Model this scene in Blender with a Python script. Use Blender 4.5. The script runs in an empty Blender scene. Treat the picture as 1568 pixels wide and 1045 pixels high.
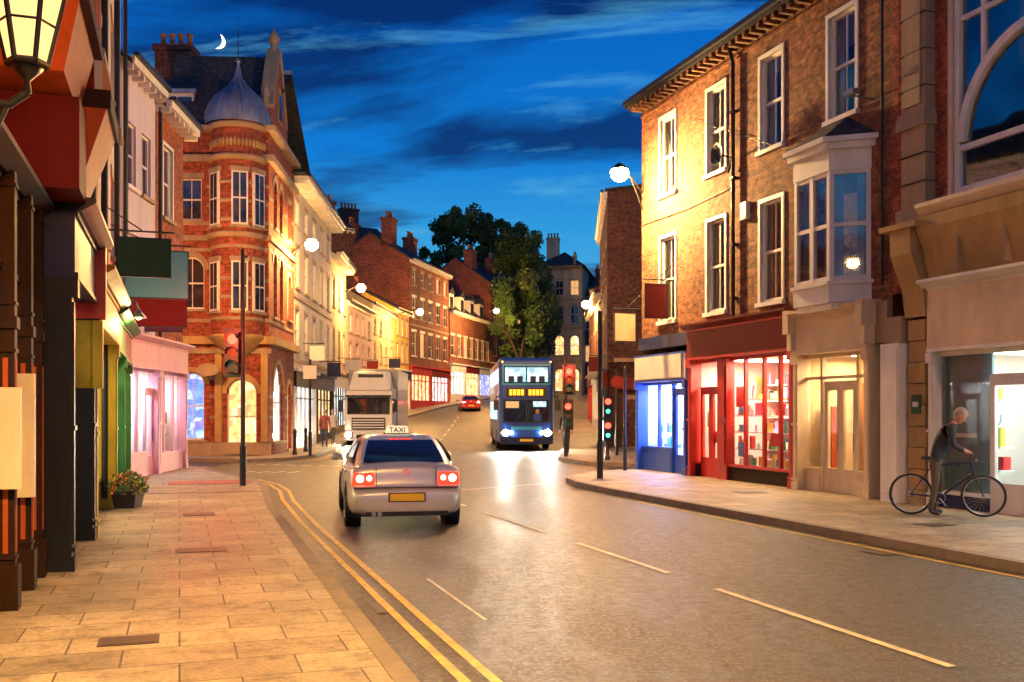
import bpy, bmesh, math, random
from mathutils import Vector, Matrix
random.seed(7)
scn=bpy.context.scene
COL=scn.collection
TH=math.radians(18.47); CT,ST=math.cos(TH),math.sin(TH)
def S(X,Y): return (X*CT-Y*ST, X*ST+Y*CT)
def g(y):
    t=min(max(y-48,0),95)
    return .06*(t-10*(1-math.exp(-t/10)))
# ---------------------------------------------------------------- materials
M={}
def nmat(name):
    m=bpy.data.materials.new(name); m.use_nodes=True; nt=m.node_tree
    b=nt.nodes['Principled BSDF']; M[name]=m
    return m,nt,b
def N(nt,t,**k):
    n=nt.nodes.new(t)
    for a,v in k.items():
        if a in n.inputs: n.inputs[a].default_value=v
        else: setattr(n,a,v)
    return n
def c4(c): return (c[0],c[1],c[2],1)
def coords(nt,wall=False):
    tc=N(nt,'ShaderNodeTexCoord')
    if not wall: return tc.outputs['Object']
    s=N(nt,'ShaderNodeSeparateXYZ'); nt.links.new(tc.outputs['Object'],s.inputs[0])
    a=N(nt,'ShaderNodeMath',operation='ADD'); nt.links.new(s.outputs[0],a.inputs[0]); nt.links.new(s.outputs[1],a.inputs[1])
    c=N(nt,'ShaderNodeCombineXYZ'); nt.links.new(a.outputs[0],c.inputs[0]); nt.links.new(s.outputs[2],c.inputs[1])
    return c.outputs[0]
def mixc(nt,fac,a,b,typ='MIX'):
    m=N(nt,'ShaderNodeMix',data_type='RGBA',blend_type=typ)
    for sock,v in ((m.inputs[0],fac),(m.inputs[6],a),(m.inputs[7],b)):
        if hasattr(v,'links') or hasattr(v,'is_output'): nt.links.new(v,sock)
        elif isinstance(v,(int,float)): sock.default_value=v
        else: sock.default_value=c4(v)
    return m.outputs[2]
def noise(nt,vec,scale,detail=4,rough=.55,dist=0,st=None):
    if st:
        mp=N(nt,'ShaderNodeMapping'); mp.inputs['Scale'].default_value=st; nt.links.new(vec,mp.inputs[0]); vec=mp.outputs[0]
    n=N(nt,'ShaderNodeTexNoise'); n.inputs['Scale'].default_value=scale; n.inputs['Detail'].default_value=detail
    n.inputs['Roughness'].default_value=rough; n.inputs['Distortion'].default_value=dist
    nt.links.new(vec,n.inputs['Vector']); return n.outputs['Fac']
def ramp(nt,fac,stops):
    r=N(nt,'ShaderNodeValToRGB'); e=r.color_ramp.elements
    while len(e)<len(stops): e.new(.5)
    for i,(p,c) in enumerate(stops):
        e[i].position=p; e[i].color=c4(c) if not isinstance(c,(int,float)) else (c,c,c,1)
    nt.links.new(fac,r.inputs[0]); return r.outputs[0]
def bump(nt,b,h,strength=.3,dist=.02):
    n=N(nt,'ShaderNodeBump'); n.inputs['Strength'].default_value=strength; n.inputs['Distance'].default_value=dist
    nt.links.new(h,n.inputs['Height']); nt.links.new(n.outputs[0],b.inputs['Normal'])
def paint(name,col,rough=.5,var=.25,scale=2.5,bp=.15,metal=0,streak=True,coat=0,spec=.5):
    m,nt,b=nmat(name); v=coords(nt)
    n1=noise(nt,v,scale,6,.65,st=(1,1,.35) if streak else None); n2=noise(nt,v,scale*14,3)
    a=mixc(nt,ramp(nt,n1,[(.35,0),(.7,1)]),tuple(x*(1-var) for x in col),tuple(min(1,x*(1+var*.35)) for x in col))
    c=mixc(nt,.25,a,mixc(nt,n2,tuple(x*.6 for x in col),col))
    nt.links.new(c,b.inputs['Base Color']); b.inputs['Metallic'].default_value=metal
    nt.links.new(ramp(nt,n1,[(0,max(0,rough-.12)),(1,min(1,rough+.12))]),b.inputs['Roughness'])
    b.inputs['Specular IOR Level'].default_value=spec
    if bp: bump(nt,b,n2,bp,.01)
    if coat: b.inputs['Coat Weight'].default_value=coat
    return m
def emis(name,col,s,base=(.1,.1,.1)):
    m,nt,b=nmat(name); b.inputs['Base Color'].default_value=c4(base)
    b.inputs['Emission Color'].default_value=c4(col); b.inputs['Emission Strength'].default_value=s
    return m
def brickm(name,c1,c2,mort,bw=.23,rh=.077,var=.5,ms=.011):
    m,nt,b=nmat(name); v=coords(nt,True)
    t=N(nt,'ShaderNodeTexBrick'); t.inputs['Scale'].default_value=1
    t.inputs['Brick Width'].default_value=bw; t.inputs['Row Height'].default_value=rh; t.inputs['Mortar Size'].default_value=ms
    t.inputs['Mortar Smooth'].default_value=.3; t.inputs['Bias'].default_value=-.1
    t.inputs['Color1'].default_value=c4(c1); t.inputs['Color2'].default_value=c4(c2); t.inputs['Mortar'].default_value=c4(mort)
    nt.links.new(v,t.inputs['Vector'])
    n1=noise(nt,v,.7,6,.65); n2=noise(nt,v,6,4,.7)
    c=mixc(nt,1.0,t.outputs['Color'],ramp(nt,n1,[(.3,1-var),(.7,1.1)]),'MULTIPLY')
    c=mixc(nt,1.0,c,ramp(nt,n2,[(.34,.35),(.62,1.25)]),'MULTIPLY')
    nt.links.new(c,b.inputs['Base Color']); b.inputs['Roughness'].default_value=.85
    ad=N(nt,'ShaderNodeMath',operation='MULTIPLY_ADD'); nt.links.new(t.outputs['Fac'],ad.inputs[0]); ad.inputs[1].default_value=-1
    nt.links.new(n2,ad.inputs[2]); bump(nt,b,ad.outputs[0],.8,.02)
    return m
def glassm(name,fac=.12,tint=(1,1,1)):
    m,nt,b=nmat(name); nt.nodes.remove(b); out=nt.nodes['Material Output']
    tr=N(nt,'ShaderNodeBsdfTransparent'); tr.inputs[0].default_value=c4(tint)
    gl=N(nt,'ShaderNodeBsdfGlossy'); gl.inputs['Roughness'].default_value=.03
    f=N(nt,'ShaderNodeFresnel'); f.inputs[0].default_value=1.5
    a=N(nt,'ShaderNodeMath',operation='ADD'); nt.links.new(f.outputs[0],a.inputs[0]); a.inputs[1].default_value=fac; a.use_clamp=True
    mx=N(nt,'ShaderNodeMixShader'); nt.links.new(a.outputs[0],mx.inputs[0]); nt.links.new(tr.outputs[0],mx.inputs[1]); nt.links.new(gl.outputs[0],mx.inputs[2])
    nt.links.new(mx.outputs[0],out.inputs[0]); return m
def glowm(name,cols,s,sc=2.2):
    m,nt,b=nmat(name); v=coords(nt,True)
    vo=N(nt,'ShaderNodeTexVoronoi',distance='CHEBYCHEV'); vo.inputs['Scale'].default_value=sc; nt.links.new(v,vo.inputs['Vector'])
    sp=N(nt,'ShaderNodeSeparateColor'); nt.links.new(vo.outputs['Color'],sp.inputs[0])
    st=[(i/(len(cols)),c) for i,c in enumerate(cols)]
    r=ramp(nt,sp.outputs[0],st); r.node.color_ramp.interpolation='CONSTANT'
    n1=noise(nt,v,3,4)
    c=mixc(nt,.4,mixc(nt,1.0,r,ramp(nt,n1,[(.3,.25),(.65,1.2)]),'MULTIPLY'),mixc(nt,n1,cols[0],cols[1]))
    b.inputs['Base Color'].default_value=(.03,.03,.03,1); b.inputs['Roughness'].default_value=.1
    nt.links.new(c,b.inputs['Emission Color']); b.inputs['Emission Strength'].default_value=s
    return m
brickm('brick_brown',(.38,.135,.05),(.16,.045,.022),(.2,.12,.07))
brickm('brick_red',(.48,.08,.03),(.28,.04,.02),(.28,.15,.09),var=.35)
brickm('brick_far',(.36,.09,.05),(.22,.055,.035),(.2,.14,.1),.3,.1)
brickm('brick_dark',(.18,.065,.045),(.10,.035,.025),(.1,.07,.06),.3,.1)
brickm('slate',(.05,.055,.07),(.035,.04,.055),(.02,.02,.025),.3,.22,.4,.012)
paint('stone',(.42,.31,.2),.8,.45,1.5,.3)
paint('stone_y',(.48,.31,.12),.8,.45,2,.3)
paint('white_p',(.78,.76,.72),.5,.25,2,.1)
paint('cream_p',(.72,.58,.38),.5,.3,2,.1)
paint('stucco_w',(.66,.6,.5),.8,.4,1.2,.3)
paint('stucco_pink',(.6,.38,.34),.8,.3,1.2,.3)
paint('stucco_cream',(.58,.45,.26),.8,.4,1.2,.3)
paint('stucco_y',(.65,.42,.08),.8,.3,1.2,.3)
paint('stucco_lilac',(.62,.56,.68),.8,.25,1.2,.3)
paint('pink_p',(.75,.42,.55),.5,.2,2,.1)
paint('black_p',(.012,.013,.018),.4,.3,3,.1,spec=.3)
paint('iron',(.02,.021,.024),.45,.3,5,.1,spec=.4)
paint('brown_wood',(.03,.012,.006),.6,.4,4,.3,spec=.12)
paint('orange_wood',(.42,.08,.015),.6,.5,4,.3,spec=.2)
paint('maroon',(.15,.012,.01),.6,.35,3,.2,spec=.15)
paint('maroon_sign',(.2,.018,.02),.6,.2,3,.05,spec=.25)
paint('red_p',(.55,.025,.015),.4,.25,3,.1)
paint('olive_p',(.48,.34,.02),.5,.4,3,.1,spec=.3)
paint('green_p',(.03,.18,.04),.5,.3,3,.1,spec=.3)
paint('green_sign',(.015,.075,.02),.6,.15,3,.05)
paint('teal_sign',(.05,.33,.45),.6,.12,3,.05)
paint('purple_sign',(.12,.03,.12),.5,.12,3,.05)
paint('blue_p',(.02,.08,.5),.4,.2,3,.1)
paint('navy_p',(.01,.02,.09),.4,.2,3,.1,spec=.3)
paint('lead',(.26,.31,.42),.38,.4,4,.2,metal=.5)
paint('kerb',(.24,.19,.15),.75,.4,3,.4,streak=False)
paint('interior_w',(.78,.72,.64),.7,.1,2,0)
paint('interior_d',(.03,.028,.025),.8,.2,2,0)
paint('floor_in',(.3,.22,.15),.4,.2,2,0)
paint('curtain',(.55,.5,.42),.9,.2,8,.2)
paint('blind',(.3,.26,.2),.9,.2,8,.2)
paint('grey_metal',(.3,.3,.31),.35,.2,5,.05,metal=.8)
paint('rubber',(.015,.015,.016),.8,.2,8,.2)
paint('alloy',(.5,.5,.52),.3,.15,8,0,metal=.9)
paint('yellow_plate',(.85,.62,.02),.4,.05,8,0)
paint('plastic_blk',(.02,.02,.022),.4,.1,8,.1)
paint('truck_white',(.82,.80,.77),.35,.12,1.5,0,coat=.4)
paint('bus_blue',(.015,.07,.42),.3,.12,1.5,0,coat=.5)
paint('bus_cyan',(.05,.4,.7),.3,.12,1.5,0,coat=.5)
paint('car_red',(.5,.02,.02),.25,.1,2,0,coat=.8)
paint('terracotta',(.4,.16,.08),.8,.3,5,.2)
paint('bark',(.05,.035,.025),.9,.4,5,.6)
paint('jacket',(.02,.022,.03),.8,.3,9,.3)
paint('trousers',(.10,.08,.055),.85,.3,9,.3)
paint('jeans',(.05,.07,.14),.85,.3,9,.3)
paint('coat_red',(.35,.08,.06),.85,.3,9,.3)
paint('skin',(.5,.25,.16),.55,.12,9,.05)
paint('hair',(.3,.26,.23),.8,.3,30,.3)
paint('hair_dark',(.05,.03,.02),.8,.3,30,.3)
paint('eye',(.02,.015,.012),.2,.1,9,0)
paint('tactile',(.38,.10,.07),.8,.2,5,.3,streak=False)
paint('manhole',(.10,.07,.05),.5,.3,6,.5,metal=.4,streak=False)
paint('yel_line',(.62,.40,.06),.55,.6,6,.3,streak=False)
paint('wht_line',(.6,.52,.40),.55,.6,6,.3,streak=False)
paint('teal_panel',(.06,.22,.27),.3,.3,4,0)
pm,pnt,pb=nmat('silver_paint')
pb.inputs['Base Color'].default_value=(.70,.66,.58,1); pb.inputs['Metallic'].default_value=.35; pb.inputs['Roughness'].default_value=.28; pb.inputs['Coat Weight'].default_value=.7
bump(pnt,pb,noise(pnt,coords(pnt),300,2),.02,.001)
m,nt,b=nmat('glass_dark'); v=coords(nt,True)
nt.links.new(ramp(nt,noise(nt,v,1.3,3),[(.35,(.008,.012,.03)),(.65,(.05,.05,.06))]),b.inputs['Base Color']); b.inputs['Roughness'].default_value=.06; b.inputs['Specular IOR Level'].default_value=1
bump(nt,b,noise(nt,v,1.5,2),.05,.02)
m,nt,b=nmat('glass_car'); b.inputs['Base Color'].default_value=(.015,.018,.03,1); b.inputs['Roughness'].default_value=.04; b.inputs['Specular IOR Level'].default_value=1
glassm('glass',.05); glassm('glass_upper',.2)
glowm('glow_warm',[(1,.5,.13),(1,.72,.35),(.8,.3,.06),(1,.85,.6),(.35,.12,.03)],2.0)
glowm('glow_white',[(1,.85,.65),(.7,.85,1),(1,.7,.4),(.3,.2,.15),(.9,.95,1)],2.0)
glowm('glow_blue',[(.1,.25,1),(.5,.7,1),(.05,.1,.8),(.9,.95,1),(.3,.1,.9)],1.7,3)
glowm('glow_bus',[(.45,.8,.9),(.9,1,.95),(.2,.6,.8),(.1,.3,.5)],1.5,3)
emis('dim_room',(1,.5,.16),.9)
emis('lamp_hot',(1,.62,.26),90); emis('lamp_white',(1,.80,.5),120)
emis('lantern_gl',(1,.55,.18),2.0)
emis('sig_red',(1,.035,.015),9); emis('sig_off_a',(.1,.05,0),.3,(.05,.03,.0)); emis('sig_off_g',(0,.08,.03),.3,(0,.05,.02))
emis('sig_grn',(.05,1,.5),5)
emis('tail_red',(1,.03,.01),3.0,(.4,0,0)); emis('tail_hot',(1,.6,.4),14)
emis('head_hot',(1,.93,.78),150); emis('amber',(1,.35,.02),8); emis('led',(1,.26,.008),4.5)
emis('taxi_sign_em',(1,.75,.4),1.1,(.8,.8,.7)); emis('moon_em',(1,.93,.75),2.2); emis('striplight',(1,.93,.8),14)
emis('blue_tube',(.12,.22,1),30)
PR=[]
for i,c in enumerate([(.75,.04,.04),(.05,.3,.75),(.85,.7,.08),(.1,.5,.2),(.8,.8,.78),(.75,.3,.6),(.9,.42,.08),(.1,.1,.12),(.5,.75,.8),(.75,.6,.45)]):
    paint('product_%d'%i,c,.4,.2,9,0,streak=False); PR.append('product_%d'%i)
m,nt,b=nmat('asphalt'); v=coords(nt)
n1=noise(nt,v,.35,5,.6); n2=noise(nt,v,24,5,.8); n4=noise(nt,v,1.1,6,.7,.8,(1.6,.35,1)); n6=noise(nt,v,7,5,.7)
c=ramp(nt,n2,[(.34,(.011,.009,.008)),(.52,(.045,.036,.030)),(.66,(.23,.185,.15))])
c=mixc(nt,1,c,ramp(nt,n1,[(.3,.55),(.7,1.3)]),'MULTIPLY'); c=mixc(nt,1,c,ramp(nt,n4,[(.35,.6),(.65,1.2)]),'MULTIPLY'); c=mixc(nt,1,c,ramp(nt,n6,[(.35,.65),(.65,1.15)]),'MULTIPLY')
nt.links.new(c,b.inputs['Base Color'])
rr=mixc(nt,.5,ramp(nt,n1,[(.3,.36),(.7,.54)]),ramp(nt,n4,[(.35,.32),(.65,.64)])); rr=mixc(nt,.35,rr,ramp(nt,n6,[(.35,.25),(.65,.75)]))
nt.links.new(rr,b.inputs['Roughness']); bump(nt,b,n2,1.0,.025)
b.inputs['Specular IOR Level'].default_value=.5
def paving(name,c1,c2,mort,bw,rh,rot=0):
    m,nt,b=nmat(name); v=coords(nt)
    mp=N(nt,'ShaderNodeMapping'); mp.inputs['Rotation'].default_value=(0,0,rot); nt.links.new(v,mp.inputs[0])
    t=N(nt,'ShaderNodeTexBrick'); t.inputs['Scale'].default_value=1; t.inputs['Brick Width'].default_value=bw; t.inputs['Row Height'].default_value=rh
    t.inputs['Mortar Size'].default_value=.008; t.inputs['Mortar Smooth'].default_value=.2
    t.inputs['Color1'].default_value=c4(c1); t.inputs['Color2'].default_value=c4(c2); t.inputs['Mortar'].default_value=c4(mort)
    nt.links.new(mp.outputs[0],t.inputs['Vector'])
    n1=noise(nt,v,.8,6,.7); n2=noise(nt,v,30,4,.6); n5=noise(nt,v,4,5,.7)
    c=mixc(nt,1,t.outputs['Color'],ramp(nt,n1,[(.3,.5),(.7,1.15)]),'MULTIPLY'); c=mixc(nt,1,c,ramp(nt,n2,[(.3,.65),(.7,1.12)]),'MULTIPLY')
    c=mixc(nt,1,c,ramp(nt,n5,[(.32,.45),(.5,1.0)]),'MULTIPLY')
    nt.links.new(c,b.inputs['Base Color']); nt.links.new(ramp(nt,n1,[(.3,.42),(.7,.7)]),b.inputs['Roughness'])
    ad=N(nt,'ShaderNodeMath',operation='MULTIPLY_ADD'); nt.links.new(t.outputs['Fac'],ad.inputs[0]); ad.inputs[1].default_value=-2
    nt.links.new(n2,ad.inputs[2]); bump(nt,b,ad.outputs[0],.45,.012)
paving('paving',(.46,.36,.25),(.31,.24,.165),(.10,.075,.055),.75,.5)
for nm,c in (('leaf_a',(.06,.12,.025)),('leaf_b',(.035,.075,.02)),('leaf_c',(.11,.15,.03))):
    m,nt,b=nmat(nm); nt.links.new(mixc(nt,noise(nt,coords(nt),2,3),tuple(x*.6 for x in c),tuple(x*1.3 for x in c)),b.inputs['Base Color']); b.inputs['Roughness'].default_value=.7
for nm,c in (('flower_r',(.6,.03,.05)),('flower_y',(.8,.6,.05))): paint(nm,c,.6,.2,9,0)
# ---------------------------------------------------------------- mesh builder
class MB:
    def __init__(s): s.v=[];s.f=[];s.m=[];s.M=Matrix()
    def add(s,vs,fs,mat,smooth=False):
        o=len(s.v); s.v+=[tuple(s.M@Vector(v)) for v in vs]
        for f in fs: s.f.append([i+o for i in f]); s.m.append((mat,smooth))
    def quad(s,a,b,c,d,mat): s.add([a,b,c,d],[(0,1,2,3)],mat)
    def tri(s,a,b,c,mat): s.add([a,b,c],[(0,1,2)],mat)
    def box(s,x0,x1,y0,y1,z0,z1,mat):
        s.add([(x0,y0,z0),(x1,y0,z0),(x1,y1,z0),(x0,y1,z0),(x0,y0,z1),(x1,y0,z1),(x1,y1,z1),(x0,y1,z1)],
              [(0,3,2,1),(4,5,6,7),(0,1,5,4),(1,2,6,5),(2,3,7,6),(3,0,4,7)],mat)
    def taper(s,b0,b1,mat):
        x0,x1,y0,y1,z=b0; X0,X1,Y0,Y1,Z=b1
        s.add([(x0,y0,z),(x1,y0,z),(x1,y1,z),(x0,y1,z),(X0,Y0,Z),(X1,Y0,Z),(X1,Y1,Z),(X0,Y1,Z)],
              [(0,3,2,1),(4,5,6,7),(0,1,5,4),(1,2,6,5),(2,3,7,6),(3,0,4,7)],mat)
    def prism(s,poly,y0,y1,mat):
        n=len(poly); vs=[(x,y0,z) for x,z in poly]+[(x,y1,z) for x,z in poly]
        s.add(vs,[tuple(range(n)),tuple(range(2*n-1,n-1,-1))]+[(i,(i+1)%n,n+(i+1)%n,n+i) for i in range(n)],mat)
    def prismx(s,poly,x0,x1,mat):
        n=len(poly); vs=[(x0,y,z) for y,z in poly]+[(x1,y,z) for y,z in poly]
        s.add(vs,[tuple(range(n)),tuple(range(2*n-1,n-1,-1))]+[(i,(i+1)%n,n+(i+1)%n,n+i) for i in range(n)],mat)
    def prismz(s,poly,z0,z1,mat):
        n=len(poly); vs=[(x,y,z0) for x,y in poly]+[(x,y,z1) for x,y in poly]
        s.add(vs,[tuple(range(n-1,-1,-1)),tuple(range(n,2*n))]+[(i,(i+1)%n,n+(i+1)%n,n+i) for i in range(n)],mat)
    def cyl(s,p0,p1,r0,r1,mat,n=12,cap=True):
        p0=Vector(p0);p1=Vector(p1);d=(p1-p0).normalized(); u=d.orthogonal().normalized(); w=d.cross(u)
        vs=[]
        for p,r in ((p0,r0),(p1,r1)):
            for i in range(n):
                a=2*math.pi*i/n; vs.append(p+(u*math.cos(a)+w*math.sin(a))*r)
        s.add(vs,[(i,(i+1)%n,n+(i+1)%n,n+i) for i in range(n)],mat,True)
        if cap: s.add(vs,[tuple(range(n-1,-1,-1)),tuple(range(n,2*n))],mat)
    def pipe(s,pts,r,mat,n=8):
        for a,b in zip(pts[:-1],pts[1:]): s.cyl(a,b,r,r,mat,n)
    def lathe(s,cx,cy,prof,mat,n=24,sm=True):
        vs=[];k=len(prof)
        for i in range(n):
            a=2*math.pi*i/n
            for r,z in prof: vs.append((cx+r*math.cos(a),cy+r*math.sin(a),z))
        fs=[(i*k+j,((i+1)%n)*k+j,((i+1)%n)*k+j+1,i*k+j+1) for i in range(n) for j in range(k-1)]
        s.add(vs,fs,mat,sm)
    def ball(s,c,r,mat,n=12,k=8):
        if isinstance(r,(int,float)): r=(r,r,r)
        vs=[];fs=[]
        for j in range(k+1):
            t=math.pi*j/k
            for i in range(n):
                a=2*math.pi*i/n; vs.append((c[0]+r[0]*math.sin(t)*math.cos(a),c[1]+r[1]*math.sin(t)*math.sin(a),c[2]+r[2]*math.cos(t)))
        for j in range(k):
            for i in range(n): fs.append((j*n+i,(j+1)*n+i,(j+1)*n+(i+1)%n,j*n+(i+1)%n))
        s.add(vs,fs,mat,True)
    def torus(s,c,axis,R,r,mat,n=36,k=8):
        ax=Vector(axis).normalized(); u=ax.orthogonal().normalized(); w=ax.cross(u); c=Vector(c); vs=[]
        for i in range(n):
            a=2*math.pi*i/n; d=u*math.cos(a)+w*math.sin(a)
            for j in range(k):
                b=2*math.pi*j/k; vs.append(c+d*(R+r*math.cos(b))+ax*(r*math.sin(b)))
        s.add(vs,[(i*k+j,((i+1)%n)*k+j,((i+1)%n)*k+(j+1)%k,i*k+(j+1)%k) for i in range(n) for j in range(k)],mat,True)
    def build(s,name,parent=None,loc=(0,0,0),rz=0,bevel=0,sub=0):
        me=bpy.data.meshes.new(name); me.from_pydata(s.v,[],s.f)
        mats=[];idx={}
        for (mt,sm) in s.m:
            if mt not in idx: idx[mt]=len(mats); mats.append(mt); me.materials.append(M[mt])
        for p,(mt,sm) in zip(me.polygons,s.m): p.material_index=idx[mt]; p.use_smooth=sm
        me.update()
        o=bpy.data.objects.new(name,me); COL.objects.link(o)
        if parent: o.parent=parent
        o.location=loc; o.rotation_euler=(0,0,rz)
        if bevel:
            bm=bmesh.new(); bm.from_mesh(me); bmesh.ops.remove_doubles(bm,verts=bm.verts,dist=.0002); bm.to_mesh(me); bm.free()
            md=o.modifiers.new('bev','BEVEL'); md.width=bevel; md.segments=3; md.limit_method='ANGLE'; md.angle_limit=.6
        if sub:
            bm=bmesh.new(); bm.from_mesh(me); bmesh.ops.remove_doubles(bm,verts=bm.verts,dist=.0005); bmesh.ops.recalc_face_normals(bm,faces=bm.faces); bm.to_mesh(me); bm.free()
            md=o.modifiers.new('sub','SUBSURF'); md.levels=sub; md.render_levels=sub
        return o
def empty(name,loc=(0,0,0),rz=0):
    e=bpy.data.objects.new(name,None); COL.objects.link(e); e.location=loc; e.rotation_euler=(0,0,rz); e.empty_display_size=.3; return e
def light(name,typ,loc,col,power,parent=None,size=.15,rot=None,spot=None,sizey=None):
    l=bpy.data.lights.new(name,typ); l.color=col; l.energy=power
    if typ=='AREA':
        l.size=size
        if sizey: l.shape='RECTANGLE'; l.size_y=sizey
    elif typ in('POINT','SPOT'): l.shadow_soft_size=size
    if spot: l.spot_size=spot; l.spot_blend=.6
    o=bpy.data.objects.new(name,l); COL.objects.link(o); o.location=loc
    if rot: o.rotation_euler=rot
    if parent: o.parent=parent
    return o
class Bld:
    def __init__(s,name,A,B,z=None):
        s.A=A;s.B=B; dx,dy=B[0]-A[0],B[1]-A[1]; s.L=math.hypot(dx,dy)
        s.z=g((A[1]+B[1])/2) if z is None else z
        s.root=empty(name,(A[0],A[1],s.z),math.atan2(dy,dx)); s.p={}; s.M=Matrix()
    def m(s,k):
        if k not in s.p: s.p[k]=MB()
        s.p[k].M=s.M; return s.p[k]
    def finish(s):
        for k,mb in s.p.items(): mb.build(k,s.root)
def W(x0,x1,z0,z1,**k):
    d=dict(x0=x0,x1=x1,z0=z0,z1=z1,arch=False,frame='white_p',glass='glass_dark',bars=1,hb=0,sill='stone',lintel='stone',surround=None,curtain=False,dep=.16,mid=True,none=False); d.update(k); return d
def window(b,o,dep):
    x0,x1,z0,z1=o['x0'],o['x1'],o['z0'],o['z1']; F=b.m('windows'); G=b.m('glass'); fr=o['frame']; y=dep-.04
    t=.06
    F.box(x0,x0+t,y-.05,y+.04,z0,z1,fr); F.box(x1-t,x1,y-.05,y+.04,z0,z1,fr)
    F.box(x0+t,x1-t,y-.05,y+.04,z0,z0+t*1.3,fr)
    if not o['arch']: F.box(x0+t,x1-t,y-.05,y+.04,z1-t,z1,fr)
    zm=(z0+z1)/2
    if o['mid']: F.box(x0+t,x1-t,y-.045,y+.03,zm-.03,zm+.03,fr)
    nb=o['bars']
    for i in range(nb):
        xx=x0+(x1-x0)*(i+1)/(nb+1); F.box(xx-.014,xx+.014,y-.02,y+.02,z0+t,z1-t,fr)
    for i in range(o['hb']):
        for a,c in ((z0,zm),(zm,z1)):
            zz=a+(c-a)*(i+1)/(o['hb']+1); F.box(x0+t,x1-t,y-.018,y+.018,zz-.012,zz+.012,fr)
    G.quad((x0,y,z0),(x1,y,z0),(x1,y,z1),(x0,y,z1),o['glass'])
    if o['curtain']:
        w=x1-x0; I=b.m('interior')
        I.box(x0-.1,x1+.1,.9,.95,z0-.1,z1+.1,'interior_d')
        I.quad((x0-.02,.2,z0),(x0-.02,.9,z0),(x0-.02,.9,z1),(x0-.02,.2,z1),'interior_d'); I.quad((x1+.02,.2,z0),(x1+.02,.9,z0),(x1+.02,.9,z1),(x1+.02,.2,z1),'interior_d')
        cw=w*random.choice([.2,.28,.5]); k=8
        for a,sg in ((x0,1),(x1,-1)):
            for i in range(k):
                xa=a+sg*cw*i/k; xb=a+sg*cw*(i+1)/k; ya=.2+.03*(i%2); yb=.2+.03*((i+1)%2)
                I.quad((xa,ya,z0),(xb,yb,z0),(xb,yb,z1),(xa,ya,z1),'curtain')
        if random.random()<.6:
            zb=z1-(z1-z0)*random.uniform(.15,.45); I.quad((x0,.19,zb),(x1,.19,zb),(x1,.19,z1),(x0,.19,z1),'blind')
def facade(b,x0,x1,z0,z1,ops,wall,dep=.16):
    Wm=b.m('walls'); T=b.m('stone_trim')
    xs=sorted(set([x0,x1]+[o['x0'] for o in ops]+[o['x1'] for o in ops])); zs=sorted(set([z0,z1]+[o['z0'] for o in ops]+[o['z1'] for o in ops]))
    for i in range(len(xs)-1):
        for j in range(len(zs)-1):
            cx=(xs[i]+xs[i+1])/2; cz=(zs[j]+zs[j+1])/2
            if any(o['x0']<cx<o['x1'] and o['z0']<cz<o['z1'] for o in ops): continue
            Wm.quad((xs[i],0,zs[j]),(xs[i+1],0,zs[j]),(xs[i+1],0,zs[j+1]),(xs[i],0,zs[j+1]),wall)
    for o in ops:
        a,c,e,f=o['x0'],o['x1'],o['z0'],o['z1']; rv=o['surround'] or wall
        r=(c-a)/2; sp=f-r if o['arch'] else f; cx=(a+c)/2
        Wm.quad((a,0,e),(a,dep,e),(a,dep,sp),(a,0,sp),rv); Wm.quad((c,0,e),(c,dep,e),(c,dep,sp),(c,0,sp),rv)
        Wm.quad((a,0,e),(c,0,e),(c,dep,e),(a,dep,e),rv)
        if o['arch']:
            k=12; arc=[(cx-r*math.cos(math.pi*i/k),sp+r*math.sin(math.pi*i/k)) for i in range(k+1)]
            for i in range(k):
                p,q=arc[i],arc[i+1]; cn=(a,f) if i<k/2 else (c,f)
                Wm.tri((cn[0],0,cn[1]),(p[0],0,p[1]),(q[0],0,q[1]),wall)
                Wm.quad((p[0],0,p[1]),(q[0],0,q[1]),(q[0],dep,q[1]),(p[0],dep,p[1]),rv)
                if o['lintel']:
                    ro=r+.2; P=(cx-ro*math.cos(math.pi*i/k),sp+ro*math.sin(math.pi*i/k)); Q=(cx-ro*math.cos(math.pi*(i+1)/k),sp+ro*math.sin(math.pi*(i+1)/k))
                    T.add([(p[0],-.03,p[1]),(q[0],-.03,q[1]),(Q[0],-.03,Q[1]),(P[0],-.03,P[1]),(P[0],.0,P[1]),(Q[0],0,Q[1]),(p[0],0,p[1]),(q[0],0,q[1])],[(0,1,2,3),(3,2,5,4),(0,1,7,6)],o['lintel'])
                ri=r-.06; P=(cx-ri*math.cos(math.pi*i/k),sp+ri*math.sin(math.pi*i/k)); Q=(cx-ri*math.cos(math.pi*(i+1)/k),sp+ri*math.sin(math.pi*(i+1)/k)); y=dep-.09
                b.m('windows').quad((p[0],y,p[1]),(q[0],y,q[1]),(Q[0],y,Q[1]),(P[0],y,P[1]),o['frame'])
        else:
            Wm.quad((a,0,f),(c,0,f),(c,dep,f),(a,dep,f),rv)
            if o['lintel']: T.box(a-.1,c+.1,-.02,.03,f+.002,f+.2,o['lintel'])
        if o['surround']:
            s=o['surround']; w=.09
            T.box(a-w,a,-.035,.03,e,f,s); T.box(c,c+w,-.035,.03,e,f,s)
            if not o['arch'] and not o['lintel']: T.box(a-w,c+w,-.035,.03,f,f+w,s)
        if o['sill']: T.box(a-.12,c+.12,-.1,.08,e-.1,e-.002,o['sill'])
        if not o['none']: window(b,o,dep)
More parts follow.
